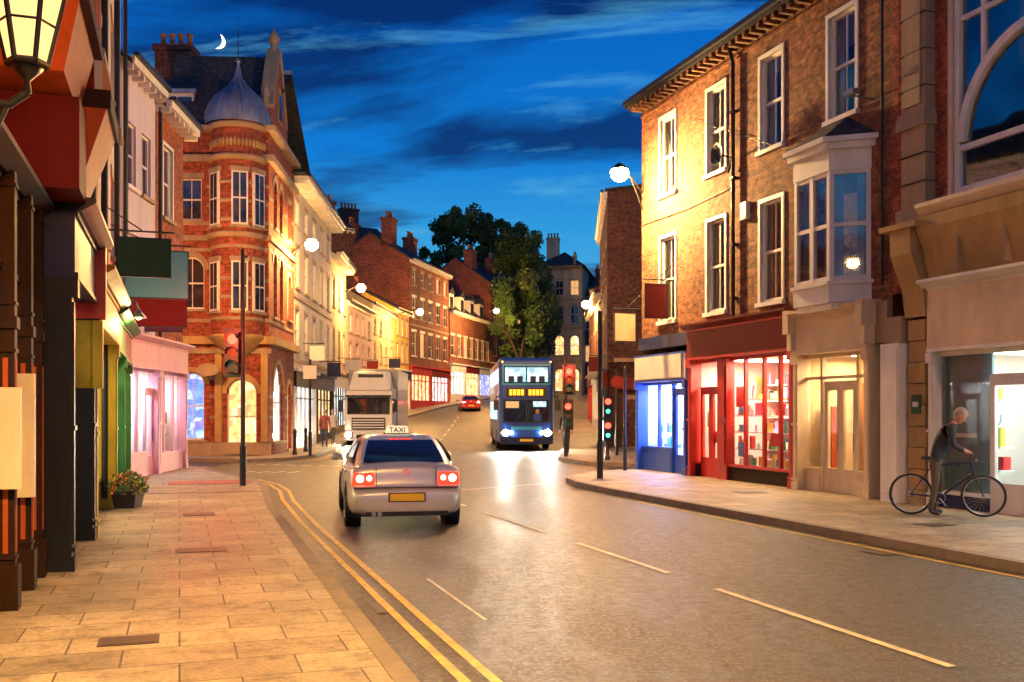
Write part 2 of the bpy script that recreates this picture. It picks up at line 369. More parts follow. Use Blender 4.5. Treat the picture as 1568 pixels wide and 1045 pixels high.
def body(b,L,D,h,wall,roof='gable',rh=2.2,over=.3,z0=-1,rmat='slate',x0=0,front=False):
    Wm=b.m('walls')
    Wm.quad((x0,0,z0),(x0,D,z0),(x0,D,h),(x0,0,h),wall); Wm.quad((L,0,z0),(L,D,z0),(L,D,h),(L,0,h),wall); Wm.quad((x0,D,z0),(L,D,z0),(L,D,h),(x0,D,h),wall)
    R=b.m('roof')
    if roof=='gable':
        Wm.tri((x0,0,h),(x0,D,h),(x0,D/2,h+rh),wall); Wm.tri((L,0,h),(L,D,h),(L,D/2,h+rh),wall)
        sl=rh/(D/2); t=.12
        R.prismx([(-over,h-over*sl+.02),(D/2,h+rh+.02),(D/2,h+rh+t+.02),(-over,h-over*sl+t+.02)],x0-.1,L+.1,rmat)
        R.prismx([(D+over,h-over*sl+.02),(D/2,h+rh+.02),(D/2,h+rh+t+.02),(D+over,h-over*sl+t+.02)],x0-.1,L+.1,rmat)
    elif roof=='hip':
        a=min(D/2,(L-x0)/2)
        vs=[(x0-over,-over,h),(L+over,-over,h),(L+over,D+over,h),(x0-over,D+over,h),(x0+a,D/2,h+rh),(L-a+.01,D/2,h+rh)]
        R.add(vs,[(0,1,5,4),(1,2,5),(2,3,4,5),(3,0,4),(0,1,2,3)],rmat)
    else:
        R.quad((x0,0,h-.1),(L,0,h-.1),(L,D,h-.1),(x0,D,h-.1),rmat)
def chimney(b,x,y,z0,w,d,h,wall='brick_far',pots=3):
    C=b.m('chimney'); C.box(x-w/2,x+w/2,y-d/2,y+d/2,z0,z0+h,wall); C.box(x-w/2-.08,x+w/2+.08,y-d/2-.08,y+d/2+.08,z0+h-.25,z0+h+.003,wall)
    for i in range(pots):
        px=x-w/2+w*(i+.5)/pots; C.lathe(px,y,[(.13,z0+h),(.10,z0+h+.5),(.14,z0+h+.52),(.14,z0+h+.6),(.09,z0+h+.6)],'terracotta',10)
    if random.random()<.35 and b.A[1]>50:
        zt=z0+h+random.uniform(1.2,2.2); C.cyl((x+w/2,y,z0+h-.6),(x+w/2,y,zt),.025,.02,'iron',5); C.cyl((x+w/2-.5,y,zt-.1),(x+w/2+.6,y+.3,zt-.1),.015,.015,'iron',5)
        for j in range(6): C.cyl((x+w/2-.4+.18*j,y-.25,zt-.1),(x+w/2-.4+.18*j,y+.35,zt-.1),.01,.01,'iron',4)
def eaves(b,x0,x1,h,proj,mat='white_p',dent=True,t=.18):
    T=b.m('cornice'); T.box(x0,x1,-proj,.0,h-t,h,mat); T.box(x0,x1,-proj-.1,-proj+.02,h+.002,h+.1,'iron')
    if dent:
        n=int((x1-x0)/.45)
        for i in range(n+1):
            x=x0+.06+(x1-x0-.12)*i/n; T.box(x-.05,x+.05,-proj*.85,-.002,h-t-.14,h-t-.002,mat)
def goods(b,x0,x1,y,z0,z1,dens=.85,step=.42):
    I=b.m('displays'); z=z0
    while z<z1-.15:
        I.box(x0,x1,y-.02,y+.28,z-.03,z,'interior_w'); x=x0+.03
        while x<x1-.1:
            w=random.uniform(.05,.2); h=random.uniform(.1,min(.36,step-.06))
            if random.random()<dens and x+w<x1:
                mt=random.choice(PR); yy=y+random.uniform(0,.1)
                if random.random()<.4: I.cyl((x+w/2,yy+w/2,z),(x+w/2,yy+w/2,z+h),w/2,w/2*random.uniform(.5,1),mt,8)
                else: I.box(x,x+w,yy,yy+random.uniform(.05,.16),z+.001,z+h,mt)
            x+=w+random.uniform(.005,.05)
        z+=step
def shopfront(b,x0,x1,f0,f1,fr,fm,riser=.45,rm=None,mull=(),doors=(),dep=2.2,lc=(1,.86,.65),lp=45,proj=.12,pil=.16,transom=None,good=True,cor=True,base=.0,wallm='interior_w',cm=None,disp=None):
    S_=b.m('shopfront'); rm=rm or fr
    for xa in (x0,x1-pil):
        S_.box(xa,xa+pil,-proj,.12,base,f0,fr); S_.box(xa-.015,xa+pil+.015,-proj-.03,-proj+.01,base,base+.28,fr); S_.box(xa+.03,xa+pil-.03,-proj-.02,-proj,base+.4,f0-.25,fr)
        S_.box(xa-.01,xa+pil+.01,-proj-.06,-proj+.01,f0-.2,f0-.01,fr)
        for zz in (.32,f0*.5): S_.box(xa-.012,xa+pil+.012,-proj-.035,-proj+.012,base+zz,base+zz+.05,fr)
    S_.box(x0,x1,-proj-.03,.14,f0,f1,fm)
    S_.box(x0+.01,x1-.01,-proj-.06,-proj-.03,f0,f0+.06,fr); S_.box(x0+.01,x1-.01,-proj-.06,-proj-.03,f1-.05,f1,fr)
    if cor:
        S_.prismx([(.1,f1+.002),(-proj-.1,f1+.002),(-proj-.24,f1+.09),(-proj-.24,f1+.14),(.1,f1+.17)],x0-.03,x1+.03,cm or fr)
    xi0,xi1=x0+pil,x1-pil; edges=[xi0]+[v for d in doors for v in d]+[xi1]
    segs=[(edges[i],edges[i+1]) for i in range(0,len(edges),2)]
    for a,c in segs:
        if c-a<.05: continue
        S_.box(a,c,-.03,.12,base,riser,rm); S_.box(a,c,-.07,.13,riser+.001,riser+.06,fr)
        if riser>.3: S_.box(a+.08,c-.08,-.045,-.03,base+.12,riser-.08,rm)
        b.m('glass').quad((a,.05,riser),(c,.05,riser),(c,.05,f0),(a,.05,f0),'glass')
    for xm in mull: S_.box(xm-.035,xm+.035,0,.09,riser+.06,f0,fr)
    if transom: S_.box(xi0,xi1,.0,.085,transom-.03,transom+.03,fr)
    S_.box(xi0,xi1,.0,.10,f0-.08,f0-.002,fr)
    for a,c in doors:
        t=.1; b.m('glass').quad((a,.07,.5),(c,.07,.5),(c,.07,f0),(a,.07,f0),'glass')
        mid=(a+c)/2; two=(c-a)>1.0
        for xa,xb in (((a,mid-.004),(mid+.004,c)) if two else ((a,c),)):
            top=min(2.35,f0-.1)
            S_.box(xa,xa+t,.03,.10,base,top,fr); S_.box(xb-t,xb,.03,.10,base,top,fr); S_.box(xa+t,xb-t,.03,.10,base,.62,fr); S_.box(xa+t,xb-t,.03,.10,top-.12,top,fr)
            S_.cyl((xb-t/2,.0,1.0),(xb-t/2,.0,1.35),.014,.014,'grey_metal',6)
        S_.box(a,c,.02,.11,min(2.35,f0-.1)+.002,min(2.35,f0-.1)+.07,fr)
    I=b.m('interior'); z1=f0-.01
    I.quad((xi0,.13,base+.02),(xi1,.13,base+.02),(xi1,dep,base+.02),(xi0,dep,base+.02),'floor_in')
    I.quad((xi0,.13,z1),(xi1,.13,z1),(xi1,dep,z1),(xi0,dep,z1),'interior_w')
    I.quad((xi0,dep,base),(xi1,dep,base),(xi1,dep,z1),(xi0,dep,z1),wallm)
    I.quad((xi0,.13,base),(xi0,dep,base),(xi0,dep,z1),(xi0,.13,z1),wallm); I.quad((xi1,.13,base),(xi1,dep,base),(xi1,dep,z1),(xi1,.13,z1),wallm)
    for k in range(max(1,int((xi1-xi0)/1.6))):
        xx=xi0+(xi1-xi0)*(k+.5)/max(1,int((xi1-xi0)/1.6)); I.box(xx-.08,xx+.08,.4,dep-.3,z1-.06,z1-.02,'striplight')
    if good:
        goods(b,xi0+.05,xi1-.05,dep-.35,.4,z1-.3)
        for a,c in segs:
            if c-a>.4: goods(b,a+.08,c-.08,.35,riser+.05,(disp or riser+.9),.75,.4)
    if lp: light('shop_light','AREA',((xi0+xi1)/2,.9,z1-.1),lc,lp,b.root,(xi1-xi0)*.8,(0,0,0),sizey=.9)
def hang_sign(name,X,Y,w,z0,z1,mat,frame='iron'):
    p=S(X,Y); r=empty(name,(p[0],p[1],0),TH); mb=MB(); s=1 if w>0 else -1; a,c=sorted((0.08*s,w))
    mb.box(a,c,-.03,.03,z0,z1,mat); t=.025
    for q in ((a-t,a,z0-t,z1+t),(c,c+t,z0-t,z1+t),(a,c,z0-t,z0),(a,c,z1,z1+t)): mb.box(q[0],q[1],-.035,.035,q[2],q[3],frame)
    e=w+.08*s
    mb.cyl((-.15*s,0,z1+.14),(e,0,z1+.14),.018,.018,'iron',8); mb.pipe([(-.1*s,0,z1+.55),(w*.5,0,z1+.16)],.012,'iron')
    for xx in (a+.08,c-.08): mb.cyl((xx,0,z1+.02),(xx,0,z1+.14),.008,.008,'iron',6)
    mb.build('board',r)
# ---------------------------------------------------------------- ground, road, pavements
def sheet(name,xs,ys,dz,mat):
    mb=MB(); vs=[(x,y,g(y)+dz) for y in ys for x in xs]; k=len(xs)
    mb.add(vs,[(j*k+i,j*k+i+1,(j+1)*k+i+1,(j+1)*k+i) for j in range(len(ys)-1) for i in range(k-1)],mat,True); return mb.build(name)
sheet('ground',[-700,-200,-60,60,200,700],[-100,-20]+list(range(40,150,3))+[200,400,1200],-.004,'asphalt')
sheet('road',[-45,-20,0,20,45],[-8,0,10,20,30,40]+[48+i*2 for i in range(55)],0,'asphalt')
H=.12
def pavement(name,kerb,outer,street=False,h=H):
    mb=MB(); kb=MB(); n=len(kerb)
    def P(p,dz):
        c=S(*p) if street else p; return (p[0],p[1],g(c[1])+dz)
    ins=[]
    for k,o in zip(kerb,outer):
        v=Vector((o[0]-k[0],o[1]-k[1])); v.normalize(); ins.append((k[0]+v.x*.15,k[1]+v.y*.15))
    for i in range(n-1):
        mb.quad(P(ins[i],h),P(ins[i+1],h),P(outer[i+1],h),P(outer[i],h),'paving')
        kb.quad(P(kerb[i],h+.004),P(kerb[i+1],h+.004),P(ins[i+1],h+.004),P(ins[i],h+.004),'kerb')
        kb.quad(P(kerb[i],-.02),P(kerb[i+1],-.02),P(kerb[i+1],h+.004),P(kerb[i],h+.004),'kerb')
    r=empty(name,(0,0,0),TH if street else 0)
    mb.build('slabs',r); kb.build('kerbstones',r); return r
def dens(pts,k=4):
    out=[]
    for a,b in zip(pts[:-1],pts[1:]):
        for i in range(k): out.append((a[0]+(b[0]-a[0])*i/k,a[1]+(b[1]-a[1])*i/k))
    out.append(pts[-1]); return out
lk=[(1.38,-6),(1.4,5),(1.5,12),(1.6,18),(1.75,21),(1.88,23),(1.86,24.5),(1.65,26),(1.3,27.6),(1.0,29.2),(.8,31),(.3,32.2),(-1,32.6),(-8,32.8)]
lo=[(-3,-6),(-3,5),(-3,12),(-3,18),(-3,21),(-3,23),(-3,24.5),(-3,26),(-3,27.2),(-3,28),(-3,29),(-3,30),(-3.5,30.5),(-8,30.6)]
pavement('pavement',dens(lk),dens(lo),True)
rk=[(8.85,-6),(8.85,10),(8.85,20),(8.95,22),(9.25,23.4),(9.9,24.6),(10.9,25.6),(12.2,26.4),(14,27.2),(22,28)]
ro=[(14,-6),(14,10),(14,20),(14,22),(14,23),(14,24),(14,25),(14.5,25.3),(15.5,25.4),(22,25.6)]
pavement('pavement',dens(rk),dens(ro),True)
pavement('pavement',dens([(14,28.6),(9,29.6),(4.5,31.2),(2.4,33.4),(1.7,36.5),(2.0,42),(2.7,50),(3.3,60),(4.0,80),(5,100),(7,126)]),dens([(14,34),(11,35),(9,38),(9,40),(9,42),(9,44),(9,50),(9,60),(10,80),(12,100),(14,126)]))
pavement('pavement',dens([(-30,36.6),(-13,35.6),(-9.4,34.8),(-8.1,36.2),(-7.7,39),(-8.3,45),(-8.8,54),(-8.9,66),(-8.2,80),(-6.6,92),(-4.3,104),(-1,116),(4,130)]),dens([(-30,42),(-14,42),(-11.5,42),(-11,42.5),(-11,43),(-11.5,48),(-12,56),(-12.5,68),(-12,82),(-11,94),(-8.5,107),(-5,120),(0,136)]))
mk=MB()
def line(pts,w,mat,street=True,dz=.006):
    for a,b in zip(pts[:-1],pts[1:]):
        A=Vector(S(*a)) if street else Vector(a); B=Vector(S(*b)) if street else Vector(b)
        d=(B-A).normalized(); p=Vector((-d.y,d.x))*w/2
        mk.quad((A.x+p.x,A.y+p.y,g(A.y)+dz),(B.x+p.x,B.y+p.y,g(B.y)+dz),(B.x-p.x,B.y-p.y,g(B.y)+dz),(A.x-p.x,A.y-p.y,g(A.y)+dz),mat)
for o in (0,.2): line([(1.78+o,-5),(1.8+o,8),(1.86+o,16),(1.98+o,20.5),(2.15+o,23),(2.1+o,25),(1.75+o,27)],.075,'yel_line')
for a,c in ((-3,1),(1.8,4.6),(5.66,8.9),(9.95,12.6),(13.9,17.0),(18.2,20.2)): line([(5.15,a),(5.15,c)],.08,'wht_line')
line([(8.62,-5),(8.62,18)],.07,'yel_line')
line([(3.3,20.6),(5.0,20.6)],.08,'wht_line'); line([(5.3,21.5),(8.6,23.2)],.08,'wht_line')
for i in range(5): line([(-4.4+.35*i,29+2*i),(-4.2+.35*i,30.2+2*i)],.1,'wht_line',False)
for i in range(9): line([(-3.9-.05*i,42+4.5*i),(-3.9-.05*(i+.5),44.3+4.5*i)],.12,'wht_line',False)
for o in (0,.25): line([(-7.6+o,35.5),(-7.3+o,39),(-7.9+o,45),(-8.4+o,54),(-8.5+o,66)],.08,'yel_line',False)
for i in range(6): line([(-8.6+i*.55,33.6-.2*i),(-8.3+i*.55,33.5-.2*i)],.25,'wht_line',False)
for i in range(4): line([(-7.9+i*.45,29.0),(-7.7+i*.45,29.8)],.12,'wht_line',False)
line([(2.5,8.2),(2.52,10.4)],.03,'wht_line')
mk.build('road_markings')
mh=MB()
def cover(x,y,w,d,mat='manhole',z=H+.006): mh.box(x-w/2,x+w/2,y-d/2,y+d/2,z-.004,z,mat); mh.box(x-w/2+.03,x+w/2-.03,y-d/2+.03,y+d/2-.03,z,z+.003,mat)
cover(-.35,7.8,.42,.3); cover(.25,12.6,.6,.4); cover(.3,17,.5,.5); cover(1.72,9,.1,.5,'manhole',.008); cover(8.42,10.5,.28,.45,'manhole',.008); cover(10.6,12,.5,.4); cover(11.2,18,.6,.5)
cover(.7,24.6,1.9,1.2,'tactile'); cover(.2,21.5,3.0,.12,'kerb')
mh.build('manhole_cover',None,(0,0,0),TH)
# ---------------------------------------------------------------- RIGHT brick terrace
b=Bld('brick_terrace',S(12.77,26.3),S(12.77,15.55),0); L=b.L
kw=dict(glass='glass_upper',surround='white_p',sill='white_p',lintel=None,curtain=True,bars=1,hb=0)
ops=[W(1.22,2.08,4.3,6.6,**kw),W(3.82,4.68,4.3,6.6,**kw),W(6.27,7.13,4.3,6.6,**kw)]+[W(c-.43,c+.43,7.8,9.92,**kw) for c in (1.65,4.25,6.7,9.25)]
facade(b,0,L,3.9,10.7,ops,'brick_brown')
body(b,L,9,10.7,'brick_brown','gable',2.6,.3,-.5)
T=b.m('cornice')
T.box(-.25,L,-.42,.02,10.62,10.7,'iron'); T.box(-.25,L,-.5,-.4,10.7,10.82,'iron')
for i in range(36): T.box(.02+i*.3,.12+i*.3,-.36,-.002,10.48,10.61,'brick_brown')
T.box(0,L,-.04,0,10.30,10.38,'brick_brown')
Pp=b.m('drainpipe'); Pp.pipe([(5.25,-.3,10.7),(5.2,-.1,10.2),(5.2,-.1,4.1)],.05,'black_p'); Pp.pipe([(5.22,-.1,8.0),(5.0,-.12,7.6)],.03,'black_p')
for z in (9,7.4,5.8,4.5): Pp.box(5.13,5.27,-.15,0,z,z+.06,'black_p')
Pp.pipe([(10.55,-.08,10.6),(10.55,-.08,4.2)],.03,'iron'); Pp.pipe([(0,-.03,7.2),(2.6,-.03,7.15),(5.1,-.03,7.25)],.012,'iron')
Pp.pipe([(2.9,-.04,9.5),(7.9,-.04,7.35)],.008,'iron')
sd=b.m('satellite_dish'); sd.lathe(0,0,[(0,0),(.15,.02),(.27,.09),(.28,.09)],'iron',16); 
sd.v=[(5.25+x,-.5-z,7.95+y) for x,y,z in sd.v]; sd.cyl((5.2,-.05,7.9),(5.25,-.5,7.95),.02,.02,'iron',6); sd.cyl((5.25,-.5,7.75),(5.3,-.78,7.95),.01,.01,'iron',6)
b.m('alarm_box').box(5.55,5.8,-.12,-.0,6.35,6.75,'white_p'); b.m('cctv_camera').box(10.0,10.3,-.55,-.42,7.9,8.0,'grey_metal'); b.m('cctv_camera').cyl((10.2,0,7.85),(10.15,-.45,7.9),.02,.02,'grey_metal',6)
By=b.m('bay_window'); G=b.m('glass'); I=b.m('interior')
x0,x1=7.95,10.15; pj=.62; ct=.5
def bayring(off,zz): return [(x0-off,0,zz),(x0+ct-off*.4,-pj-off,zz),(x1-ct+off*.4,-pj-off,zz),(x1+off,0,zz)]
def bayslab(off,za,zb,mat):
    p=bayring(off,0); By.prismz([(q[0],q[1]) for q in p],za,zb,mat)
bayslab(.0,3.95,4.3,'white_p'); bayslab(.06,4.3,4.37,'white_p'); bayslab(.0,6.55,6.95,'white_p'); bayslab(.12,6.95,7.08,'white_p'); bayslab(.2,7.08,7.18,'white_p')
bayslab(-.08,3.82,3.95,'white_p')
p=bayring(.16,7.18); q=[(x0+.75,0,7.75),(x1-.75,0,7.75)]
By.add([p[0],p[1],p[2],p[3],q[0],q[1]],[(0,1,4),(1,2,5,4),(2,3,5)],'slate')
p=bayring(-.02,0)
for i in range(3):
    a=Vector(p[i]);c=Vector(p[i+1]); d=(c-a); Ln=d.length; d.normalize()
    ang=math.atan2(d.y,d.x); By.M=Matrix.Translation((a.x,a.y,0))@Matrix.Rotation(ang,4,'Z')
    t=.09
    for xa in (0,Ln-t): By.box(xa,xa+t,-.0,.1,4.37,6.55,'white_p')
    if i==1: By.box(Ln/2-.06,Ln/2+.06,.0,.1,4.37,6.55,'white_p')
    By.box(t,Ln-t,.01,.09,4.37,4.47,'white_p'); By.box(t,Ln-t,.01,.09,6.47,6.55,'white_p'); By.box(t,Ln-t,.01,.08,5.44,5.52,'white_p')
    G.M=By.M; G.quad((0,.05,4.37),(Ln,.05,4.37),(Ln,.05,6.55),(0,.05,6.55),'glass_upper'); G.M=Matrix()
    I.M=By.M
    for xa,xb in ((t,t+Ln*.22),(Ln-t-Ln*.22,Ln-t)):
        I.quad((xa,.14,4.4),(xb,.16,4.4),(xb,.16,6.5),(xa,.14,6.5),'blind')
    I.M=Matrix()
By.M=Matrix()
I.box(x0,x1,.35,.4,4.3,6.9,'interior_d')
Sf=b.m('shopfront')
shopfront(b,.0,3.05,2.62,3.38,'blue_p','white_p',.75,None,(1.05,1.9),((1.95,2.85),),2.2,(.5,.62,1),420,.2,wallm='interior_w',cm='navy_p',good=True,cor=False)
Sf.box(.25,.33,.2,.26,.9,2.5,'blue_tube'); Sf.box(1.0,1.05,.2,.26,.9,2.5,'blue_tube'); Sf.box(1.85,1.9,.2,.26,.9,2.5,'blue_tube'); Sf.box(.4,2.6,.2,.26,2.44,2.5,'blue_tube')
Sf.box(-.03,3.05,-.1,.05,3.56,3.9,'navy_p')
Sf.box(.1,2.9,-.28,-.24,2.7,3.32,'white_p')
shopfront(b,3.1,7.8,3.12,3.9,'red_p','maroon_sign',.45,'brown_wood',(5.55,6.35,7.0),((3.4,4.45),),2.4,(1,.74,.52),520,.18,cm='maroon',disp=2.5,wallm='stucco_pink')
Sf.box(4.45,4.9,-.1,.13,.0,3.1,'red_p'); Sf.box(4.52,4.83,-.13,-.1,.5,1.5,'red_p'); Sf.box(4.52,4.83,-.13,-.1,1.65,2.9,'red_p')
for (xa,za,w_,h_,mt) in ((5.0,1.9,.35,.5,'product_0'),(5.9,2.2,.3,.4,'product_2'),(6.5,1.0,.4,.3,'product_0'),(7.15,2.0,.35,.55,'product_5'),(5.1,.7,.25,.35,'product_1'),(3.6,1.4,.3,.4,'product_4'),(4.02,1.0,.25,.3,'product_0')): Sf.box(xa,xa+w_,.105,.115,za,za+h_,mt)
shopfront(b,7.85,10.35,3.0,3.78,'cream_p','cream_p',.55,None,(8.55,9.72),((8.62,9.65),),2.4,(1,.66,.32),170,.22,transom=2.5,good=False,wallm='stucco_cream')
for xx in (7.8,10.22): Sf.box(xx,xx+.2,-.45,-.0,3.45,3.95,'cream_p'); Sf.box(xx+.03,xx+.17,-.36,0,3.1,3.45,'cream_p')
Sf.box(10.37,10.74,-.12,.1,3.1,3.9,'stone')
I.box(8.3,8.34,1.2,2.0,.1,2.4,'orange_wood'); I.box(9.8,9.84,1.0,2.0,.1,2.4,'orange_wood'); I.box(8.1,8.5,.3,.5,.6,1.9,'orange_wood'); I.box(9.8,10.1,.3,.5,.6,1.8,'teal_panel'); I.box(8.7,9.5,1.9,2.0,.3,1.6,'blue_p')
b.finish()
def wall_lamp(name,base,head,mat,col,power,spot=None,k=1.0):
    r=empty(name,(head[0],head[1],head[2])); mb=MB(); bx=Vector(base)-Vector(head)
    mb.pipe([tuple(bx),tuple(bx*.5+Vector((0,0,.12))),(0,0,.18)],.03,'iron'); mb.pipe([tuple(bx-Vector((0,0,.5))),tuple(bx*.5+Vector((0,0,.1)))],.018,'iron')
    mb.lathe(0,0,[(.04,.26),(.1,.22),(.17*k,.12),(.18*k,.08),(.15*k,.08)],'iron',16); mb.ball((0,0,-.02),(.19*k,.19*k,.17*k),mat,16,10); mb.build('lamp_head',r)
    if spot: light('lamp_light','SPOT',(0,0,-.24),col,power,r,.15,(0,0,0),math.radians(spot))
    else: light('lamp_light','POINT',(0,0,-.28*max(1,k)),col,power,r,.15)
WARM=(1,.50,.14)
wc=S(12.77,26.2)
wall_lamp('street_lamp',(wc[0]-.02,wc[1],8.15),(2.95,27.3,8.35),'lamp_white',(1,.58,.20),5800,k=1.35)
hang_sign('hanging_sign',12.72,24.5,-.72,4.35,5.25,'maroon_sign')
hang_sign('hanging_sign',12.72,26.5,-.72,3.85,4.65,'stone')
# ---------------------------------------------------------------- RIGHT near building with big arched window
b=Bld('stone_dressed_shop_building',S(12.77,15.55),S(12.77,4.5),0); L=b.L
Wm=b.m('walls'); T=b.m('stone_trim')
ops=[W(1.55,5.15,5.55,9.6,none=True,surround='cream_p',sill='cream_p',lintel='cream_p'),W(6.2,9.8,5.55,9.6,none=True,surround='cream_p',sill='cream_p',lintel='cream_p')]
facade(b,0,L,4.0,13,ops,'brick_red',.2)
body(b,L,9,13,'brick_red','gable',2.5,.3,-.5)
for wx in (1.55,6.2):
    F=b.m('windows'); c='white_p'; w=3.6; y=.1
    b.m('glass').quad((wx,y,5.55),(wx+w,y,5.55),(wx+w,y,9.6),(wx,y,9.6),'glass_upper')
    I=b.m('interior'); I.box(wx-.1,wx+w+.1,1.6,1.65,5.4,9.7,'interior_d'); I.quad((wx,.2,5.5),(wx+w,.2,5.5),(wx+w,1.6,5.5),(wx,1.6,5.5),'floor_in')
    for q in range(5): I.box(wx+.25+q*.7,wx+.6+q*.7,1.2,1.25,7.9,9.5,'blind')
    for a,e in ((wx,wx+.12),(wx+w-.12,wx+w)): F.box(a,e,y-.08,y+.05,5.55,9.6,c)
    F.box(wx+.12,wx+w-.12,y-.08,y+.05,5.55,5.67,c); F.box(wx+.12,wx+w-.12,y-.08,y+.05,9.48,9.6,c); F.box(wx+.12,wx+w-.12,y-.05,y+.04,6.3,6.4,c)
    cx=wx+w/2; k=20; R0,R1=1.72,1.56
    for i in range(k):
        a0=math.pi*i/k;a1=math.pi*(i+1)/k
        pts=[(cx-R*math.cos(a),6.45+R*.98*math.sin(a)) for R,a in ((R0,a0),(R0,a1),(R1,a1),(R1,a0))]
        F.prism(pts,y-.09,y+.05,c)
    for xx in (wx+.62,wx+w-.62): F.box(xx-.04,xx+.04,y-.05,y+.04,7.7,9.48,c)
    for xx in (cx,): F.box(xx-.05,xx+.05,y-.05,y+.04,8.15,9.48,c)
    F.box(wx+.12,wx+w-.12,y-.045,y+.035,8.55,8.63,c)
for xa in (.5,):
    T.box(xa,xa+.62,-.22,-.002,5.3,13,'stone'); T.box(xa-.06,xa+.68,-.3,-.002,5.15,5.45,'stone'); T.box(xa-.05,xa+.67,-.3,-.002,6.9,7.1,'stone')
    T.box(xa+.1,xa+.52,-.26,-.22,7.3,12.8,'stone'); T.box(xa-.03,xa+.65,-.27,-.002,7.1,7.2,'stone')
    for z in (5.9,6.4,7.6,8.25,8.9,9.55,10.2): T.box(xa-.012,xa+.632,-.265,-.002,z,z+.015,'interior_d')
T.box(5.45,5.95,-.2,-.002,5.3,13,'stone')
T.prismx([(0,5.25),(-.35,5.25),(-.45,5.38),(-.45,5.45),(0,5.5)],1.12,L,'cream_p')
T.prismx([(0,4.12),(-.16,4.12),(-.3,4.7),(-.42,5.0),(-.42,5.22),(0,5.24)],1.12,L,'stone_y')
for i in range(9): T.box(2.0+i*1.0,2.03+i*1.0,-.34,-.002,4.2,4.9,'stone')
T.prismx([(0,3.5),(-.18,3.5),(-.25,4.0),(-.5,4.6),(-.52,5.05),(0,5.05)],.55,1.08,'stone_y')
T.torus((1.09,-.3,4.65),(1,0,0),.13,.03,'stone_y',20,6); T.box(.35,1.3,-.6,-.002,5.052,5.15,'stone_y')
T.box(.0,.5,-.28,.12,.0,3.05,'white_p'); T.box(.03,.47,-.3,-.28,.3,2.95,'white_p'); T.box(.02,.48,-.2,.1,3.06,3.55,'stone')
for k in range(9): T.box(.58,1.02,-.12 if k%2 else -.14,.1,k*.385,k*.385+.37,'stone_y')
T.box(.7,.92,-.17,-.14,1.75,2.1,'green_sign'); T.box(.74,.88,-.176,-.17,1.88,1.97,'white_p')
shopfront(b,1.1,L,2.85,3.98,'white_p','cream_p',.35,'navy_p',(3.7,5.2,6.8),((2.35,3.35),),3.0,(.62,.92,1),430,.14,pil=.12,disp=2.3)
b.m('shopfront').box(1.24,2.3,.12,.16,.36,2.84,'teal_panel'); b.m('shopfront').box(1.5,2.0,.09,.12,1.35,1.42,'white_p')
for q in range(3): goods(b,2.5+q*.9,3.3+q*.9,1.2+q*.4,.45,2.4,.9,.42)
b.finish()
# ---------------------------------------------------------------- LEFT near buildings
def lb(name,y0,y1,X=-1.35): return Bld(name,S(X,y0),S(X,y1),0)
b=lb('timber_fronted_shop',3.0,11.35,-1.63); L=b.L
facade(b,0,L,3.9,13,[W(5.6,6.6,5.6,7.6),W(3.2,4.2,5.6,7.6),W(5.6,6.6,9,11)],'brick_red'); body(b,L,8,13,'brick_red','gable',2.5,.3,-.5)
shopfront(b,0,L,3.0,3.8,'brown_wood','maroon',.6,None,(1.5,3,4.5,6.2),((6.5,7.5),),2,(1,.5,.18),60,.16,good=False,wallm='orange_wood')
Sx=b.m('shop_posts')
for xx in (5.2,6.3,7.3,8.05): 
    Sx.box(xx,xx+.14,-.31,-.17,0.12,4.0,'brown_wood'); Sx.box(xx-.03,xx+.17,-.34,-.14,.12,.5,'brown_wood'); Sx.box(xx-.02,xx+.16,-.33,-.15,2.5,2.6,'brown_wood')
    for zz in (.55,2.3,2.7,3.7): Sx.box(xx-.012,xx+.152,-.322,-.158,zz,zz+.03,'brown_wood')
    Sx.box(xx+.05,xx+.09,-.318,-.31,.6,2.25,'orange_wood'); Sx.box(xx-.006,xx,-.26,-.22,.6,2.25,'orange_wood')
Sx.box(6.2,6.27,-.37,-.13,1.15,2.0,'cream_p'); Sx.box(7.2,7.27,-.35,-.16,1.0,2.15,'cream_p')
b.M=Matrix.Translation((0,-.28,0))
O=b.m('oriel')
O.taper((6.9,8.3,-.35,.28,4.9),(6.7,8.34,-.52,.28,5.6),'orange_wood'); O.box(6.7,8.34,-.52,.28,5.6,10,'maroon')
for i in range(9): O.box(6.72+i*.2,6.80+i*.2,-.56,-.52,5.6,10,'orange_wood')
for i in range(7): O.cyl((6.7,-.5+i*.11,5.62),(6.7,-.5+i*.11,10),.03,.03,'orange_wood',8)
O.box(6.6,8.34,-.62,.28,7.0,7.15,'brown_wood'); O.box(6.65,8.34,-.58,.28,5.5,5.62,'brown_wood')
O.box(7.6,8.34,-.42,.28,3.98,4.88,'maroon')
b.M=Matrix(); b.finish()
b=lb('shop_house',11.35,14.2); L=b.L
facade(b,0,L,3.9,12.6,[W(.9,1.8,5.2,7),W(.9,1.8,8.6,10.6)],'brick_red'); body(b,L,8,12.6,'brick_red','gable',2.5,.3,-.5)
shopfront(b,0,L,3.2,3.9,'black_p','navy_p',.7,None,(1.4,),((1.5,2.4),),2,(1,.7,.4),40,.28,pil=.2,good=True)
q=b.m('corbels'); q.taper((.1,1.1,-.35,0,4.2),(0,1.4,-.62,0,5.0),'orange_wood'); q.box(0,1.4,-.66,0,5.0,5.2,'brown_wood'); q.taper((0,1.3,-.5,0,5.2),(.1,1.2,-.45,0,8),'maroon'); q.taper((0,1.5,-.62,0,8),(.1,1.4,-.1,0,8.9),'terracotta')
for i in range(6): q.cyl((0.03,-.45+i*.08,5.2),(.08,-.42+i*.075,8),.022,.022,'orange_wood',6)
q.pipe([(2.6,-.1,12.5),(2.6,-.1,4)],.06,'iron'); q.pipe([(2.3,-.09,12.5),(2.3,-.09,4)],.05,'cream_p')
b.finish()
